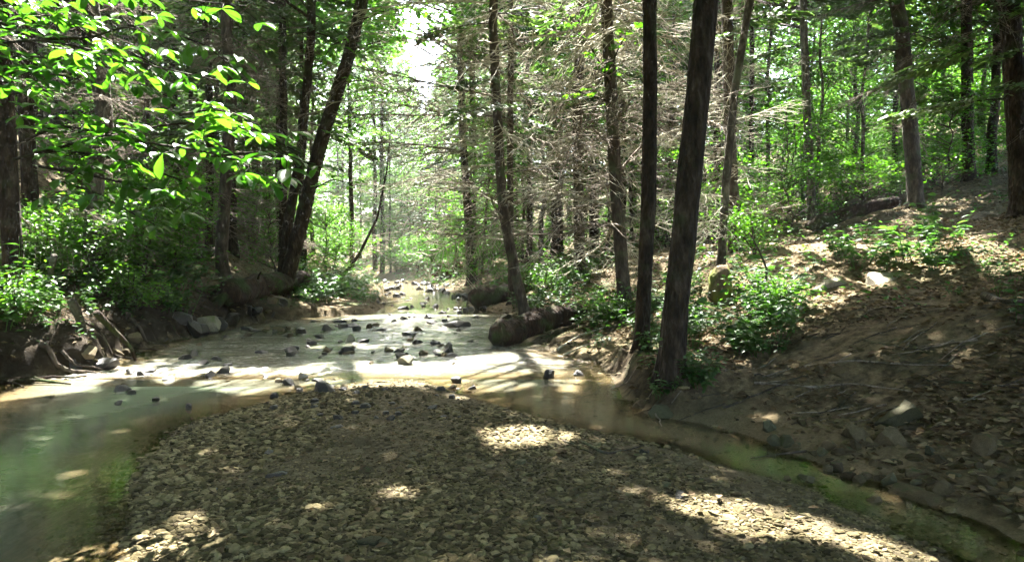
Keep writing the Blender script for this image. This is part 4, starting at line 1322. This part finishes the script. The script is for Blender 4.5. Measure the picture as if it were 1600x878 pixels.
# undergrowth nobody could count
mb = MB(); n = 90000
Y = 5 + 50 * rng.random(n) ** 1.4; X = rng.uniform(-1, 1, n) * (.85 * Y)
h, b, sl, sr = terrain(X, Y); s = np.maximum(sl, sr)
px_ = CX + F_PX * X / Y
dens = sstep(.5, .68, fbm(X * .7, Y * .7, 140)) * .75
dens = np.where((px_ > 1090) & (Y < 12), dens * .35, dens); dens = np.where((sr > 0) & (Y < 6.8), dens * .15, dens)
dens = np.where((px_ > 1420) & (Y < 30), dens * .35, dens)
dens = np.where(Y > 20, .15 + .75 * dens, dens); dens = np.where((px_ < 450) & (Y > 9), dens * .45, dens); dens = np.where((px_ > 1120) & (Y > 20), dens * .6, dens)
ok = (s > .18) & (rng.random(n) < dens)
X, Y, h = X[ok], Y[ok], h[ok]
far = np.clip(Y / 12, 1, 3)
P = np.stack([X, Y, h + rng.random(len(X)) ** 1.5 * .38 * far ** .6 + .03], 1)
leaves(mb, P, rdir(len(X), rng), rup(len(X), rng, .35), rng.uniform(.05, .11, len(X)) * far)
tag(mb.build("undergrowth", M_HERB, smooth=False), kind='stuff')


# ------------------------------------------------------------------ saplings and bushes of the left bank
def whorl(mb, c, axis_, size, rng, n=6, T=T_BIG, Q=Q_BIG):
    a0 = rng.uniform(0, 6.28)
    a = a0 + np.arange(n) * 6.283 / n + rng.normal(0, .2, n)
    D = np.stack([np.cos(a), np.sin(a), rng.uniform(-.25, .15, n)], 1) + .7 * axis_
    leaves(mb, np.repeat(c[None], n, 0), D, rup(n, rng, .25), size * rng.uniform(.45, 1.2, n), T, Q)


def limb(root, base, pix, Yv, size, seed, mat=M_BIG, nw=1.0, thick=.014, gap=3):
    """a branch through photographed points, with leaves along its outer part"""
    rg = np.random.default_rng(seed)
    pts = [at(px, py, Yv + .15 * math.sin(i * 1.7)) for i, (px, py) in enumerate(pix)]
    P, t = resample(pts, .06)
    br = MB(); tube(br, P - base, thick * (1 - .75 * t) + .002, 6)
    fo = MB(); n = len(P)
    for i in range(int(n * .15), n, gap):
        if rg.random() > nw:
            continue
        ax = norm(P[min(i + 1, n - 1)] - P[i - 1])
        sd = rg.choice([-1, 1]); off = np.array([rg.normal(0, .05), sd * rg.uniform(.02, .28), rg.normal(-.02, .05)])
        q = P[i] + off
        tube(br, np.stack([P[i], (P[i] + q) / 2, q]) - base, np.array([.004, .003, .002]), 3, cap=False)
        whorl(fo, q - base, ax + off, size, rg, int(rg.integers(3, 6)))
    o = br.build("branch", M_DARK, root)
    fo.build("foliage", mat, o, smooth=True)


b0 = np.array([-4.75, 4.5, hz(-4.75, 4.5)])
sp = empty("leafy_sapling", b0, "sapling reaching in from the left with large bright leaves over the pool", "sapling")
mb = MB(); P, t = resample([(0, 0, -.1), (.05, .05, 1), (.1, .1, 2.2), (.2, .1, 3.6)], .15); tube(mb, P, np.linspace(.05, .02, len(P)), 8); mb.build("stem", M_DARK, sp)
for q in [
    ([(-140, 90), (-20, 70), (60, 62), (130, 75), (220, 100), (350, 128)], 4.5, .14, 11), ([(-150, 60), (-40, 40), (30, 30), (90, 22), (130, 50)], 4.7, .15, 12),
    ([(-100, 130), (-20, 118), (60, 112), (125, 125)], 4.4, .125, 13), ([(-150, -40), (40, -30), (180, -15), (330, 5), (385, 10)], 5.0, .15, 14),
    ([(60, 62), (140, 60), (200, 40), (250, 62)], 4.7, .13, 15), ([(-60, 20), (40, 5), (110, 30), (200, 80), (260, 110), (300, 135)], 5.2, .145, 16),
    ([(-80, 100), (40, 88), (120, 95), (190, 110), (240, 130)], 4.9, .13, 17), ([(-90, 160), (0, 150), (70, 140), (130, 150)], 5.0, .13, 18),
    ([(200, 40), (260, 50), (320, 70), (370, 110)], 5.6, .16, 19),
]:
    limb(sp, b0, *q, thick=.009, gap=1, nw=.75)
b1 = np.array([-5.05, 5.4, hz(-5.05, 5.4)])
sp2 = empty("leafy_sapling", b1, "taller sapling leaning over the water with whorled leaves hanging in mid air", "sapling")
mb = MB(); P, t = resample([(0, 0, -.1), (.2, -.1, .7), (.7, -.35, 1.4), (1.5, -.75, 2.05)], .12); tube(mb, P, np.linspace(.045, .02, len(P)), 8); mb.build("stem", M_DARK, sp2)
for q in [
    ([(20, 250), (150, 215), (260, 195), (330, 190), (400, 205), (470, 240)], 4.55, .165, 21), ([(150, 215), (240, 225), (310, 235), (370, 250), (410, 272)], 4.6, .16, 22),
    ([(40, 220), (90, 195), (150, 205), (210, 215), (250, 235)], 4.7, .15, 23), ([(40, 240), (100, 235), (170, 245), (230, 262), (290, 285)], 4.75, .14, 24),
    ([(60, 260), (120, 270), (190, 285), (250, 300), (300, 320)], 4.9, .14, 25), ([(280, 180), (330, 170), (370, 178), (400, 195)], 4.6, .15, 26),
    ([(80, 280), (150, 300), (200, 330), (240, 350)], 5.0, .13, 27), ([(330, 245), (380, 240), (430, 235), (480, 255)], 4.55, .155, 28),
]:
    limb(sp2, b1, *q, thick=.009, gap=1, nw=.8)


def bush(px, py, hgt, rad, nl, size, label, seed, mat=M_LEAF, p=None, T=T_MID, Q=Q_MID, name="bush"):
    rg = np.random.default_rng(seed)
    g = gnd(px, py) if p is None else p
    root = empty(name, g, label, "bush")
    st = MB(); fo = MB(); ns = 9; per = nl // ns
    for i in range(ns):
        a = rg.uniform(0, 6.28); L = hgt * rg.uniform(.7, 1.1); rr = rad * rg.uniform(.2, 1)
        s = np.linspace(0, 1, 7); P = np.stack([rr * s ** 1.3 * math.cos(a), rr * s ** 1.3 * math.sin(a), -.05 + L * s - .15 * L * s ** 3], 1); P[1:] += rg.normal(0, .02, (6, 3))
        tube(st, P, np.linspace(.014, .004, 7), 5, cap=False)
        u = rg.uniform(.2, 1, per); c = np.stack([np.interp(u, s, P[:, k]) for k in range(3)], 1)
        # leaves in flat tiers round the stems
        tier = np.round(u * 7) / 7
        c[:, 2] = .7 * np.interp(tier, s, P[:, 2]) + .3 * c[:, 2]
        c += rg.normal(0, 1, (per, 3)) * np.array([.26, .26, .05]) * rad * 1.1
        c[:, 2] = np.maximum(c[:, 2], .05)
        leaves(fo, c, rdir(per, rg), rup(per, rg, .4), size * rg.uniform(.6, 1.2, per), T, Q)
    st.build("stem", M_BARK, root); fo.build("foliage", mat, root)
    return root


bush(225, 440, 2.6, 1.2, 4400, .10, "tall fine leaved bush rising from the left bank before the grey trunk", 41, M_BRIGHT)
bush(280, 440, 2.3, 1.0, 3400, .095, "fine leaved bush leaning out behind the sunlit boulder", 42, M_BRIGHT)
bush(150, 450, 2.1, 1.1, 3400, .10, "shaded bush between the bare roots and the tall bush", 43, M_BRIGHT)
bush(60, 440, 1.6, 1.1, 3000, .09, "low bluish green bush under the edge trunk", 44, M_LEAF)
bush(215, 485, .9, .7, 1300, .09, "low leafy bush hanging over the boulders of the left bank", 45, M_BRIGHT)
bush(20, 500, .8, .8, 1200, .08, "small bush at the foot of the bank by the picture edge", 46, M_LEAF)
bush(1215, 485, .5, .7, 700, .07, "sunlit bush of narrow leaves right of the mossy stump", 47, M_BRIGHT)
bush(950, 500, .6, .7, 1100, .08, "sunlit low bush between the rotten log and the dark trunks", 48, M_BRIGHT)
bush(1180, 400, 1.2, 1.0, 1200, .09, "loose bush at the start of the path behind the stump", 49, M_BRIGHT)
bush(850, 455, 1.2, 1.2, 1600, .10, "leafy bush behind the leaning trunk on the right bank", 50, M_LEAF)
bush(620, 425, 2.2, 2.0, 1800, .16, "bush closing the narrow head of the stream", 52, M_LEAF)

# curved thin sapling leaning over the stream upstream
b2 = gnd(522, 446)
cs = empty("bent_sapling", b2, "thin dark sapling bent in a long curve over the terrace", "sapling")
P, t = resample([at(x, y, b2[1]) for x, y in [(522, 448), (560, 400), (590, 340), (604, 270), (610, 205)]], .15); P[0, 2] = b2[2] - .05
mb = MB(); tube(mb, P - b2, np.linspace(.075, .02, len(P)), 7); mb.build("stem", M_DARK, cs)
# live needle sprays on the tall trees, low enough to be in the picture
for key, nsp, zr_, Ls in (("C", 3, (5, 8), (1, 2.4)), ("D", 6, (4.5, 9), (1.2, 2.8)), ("D2", 8, (5, 10), (1.2, 2.8)), ("E", 8, (5, 10), (1.4, 3)), ("N2", 5, (4, 8), (1, 2.4)), ("O", 22, (4, 13), (1.6, 3.4)),
                          ("G", 14, (4, 10), (1, 2.4)), ("H", 14, (4, 10), (1, 2.4)), ("J2", 10, (2.5, 7), (1, 2.2)), ("J3", 16, (3.5, 8), (1, 2.6)), ("L", 16, (3, 9), (1.4, 3.2)), ("P", 16, (2.5, 9), (1.4, 3.2)), ("K", 14, (2.5, 7), (1.2, 3)), ("M", 8, (4, 9), (1, 2))):
    rg = np.random.default_rng(sum(map(ord, key)) + 7); A = ([], [], [], []); Q = MAIN[key]['P'] - MAIN[key]['b']; br = MB()
    for i in range(nsp):
        c = axis_at(Q, rg.uniform(*zr_)); L = rg.uniform(*Ls); a = rg.uniform(0, 6.283); dr = rg.uniform(.12, .4); s_ = np.linspace(0, 1, 6)
        spray_branch(*A, c, a, L, rg, int(110 * L), dr, .36)
        tube(br, np.stack([c[0] + L * s_ * math.cos(a), c[1] + L * s_ * math.sin(a), c[2] - dr * L * s_ ** 1.6], 1), np.linspace(.02, .005, 6), 4, 1, cap=False)
    A = [np.concatenate(a) for a in A]
    leaves(br, *A, T_NEEDLE * np.array([1.5, 1, 1]), Q_QUAD, 0)
    br.build("foliage", [M_HEM, M_DARK], MAIN[key]['root'], smooth=False)

# leaf sprays catching the sun near the tops of the bare thicket
for (pix, Yv, sz, lab, seed, key) in [
    ([(952, 130), (935, 95), (915, 60), (885, 45)], 12.6, .22, None, 71, "C"), ([(952, 120), (960, 90), (975, 60), (990, 40)], 12.8, .22, None, 72, "C"),
    ([(955, 160), (925, 150), (890, 140)], 12.6, .18, None, 73, "C"), ([(540, 95), (575, 70), (610, 60), (650, 62)], 17, .3, None, 74, "F"), ([(550, 40), (590, 20), (640, 12), (690, 15)], 17, .3, None, 77, "F"), ([(530, 130), (570, 125), (610, 135), (640, 150)], 17.3, .28, None, 78, "F"), ([(480, 300), (520, 280), (560, 290)], 16.5, .24, None, 79, "F"),
    ([(505, 215), (530, 200), (560, 195)], 17, .26, None, 75, "F"), ([(545, 60), (520, 70), (500, 100)], 17, .26, None, 76, "F"),
]:
    limb(MAIN[key]['root'], MAIN[key]['b'], pix, Yv, sz, seed, M_BRIGHT, thick=.02)

# ------------------------------------------------------------------ the air of the valley
hm, hnt, hout = new_mat("valley_air")
hv = nd(hnt, "ShaderNodeVolumePrincipled"); hv.inputs['Color'].default_value = (.9, .95, .9, 1); hv.inputs['Density'].default_value = .0006; hv.inputs['Anisotropy'].default_value = .3
hnt.links.new(hv.outputs[0], hout.inputs['Volume'])
zlo = min(v.co.z for v in ground.data.vertices) - 1.0
mb = MB(); c = np.array([[x, y, z] for z in (zlo, 95) for y in (-200, 1000) for x in (-520, 520)], float)
mb.add(c, [[0, 2, 3, 1], [4, 5, 7, 6], [0, 1, 5, 4], [2, 6, 7, 3], [0, 4, 6, 2], [1, 3, 7, 5]])
tag(mb.build("haze", hm, smooth=False), kind='stuff')
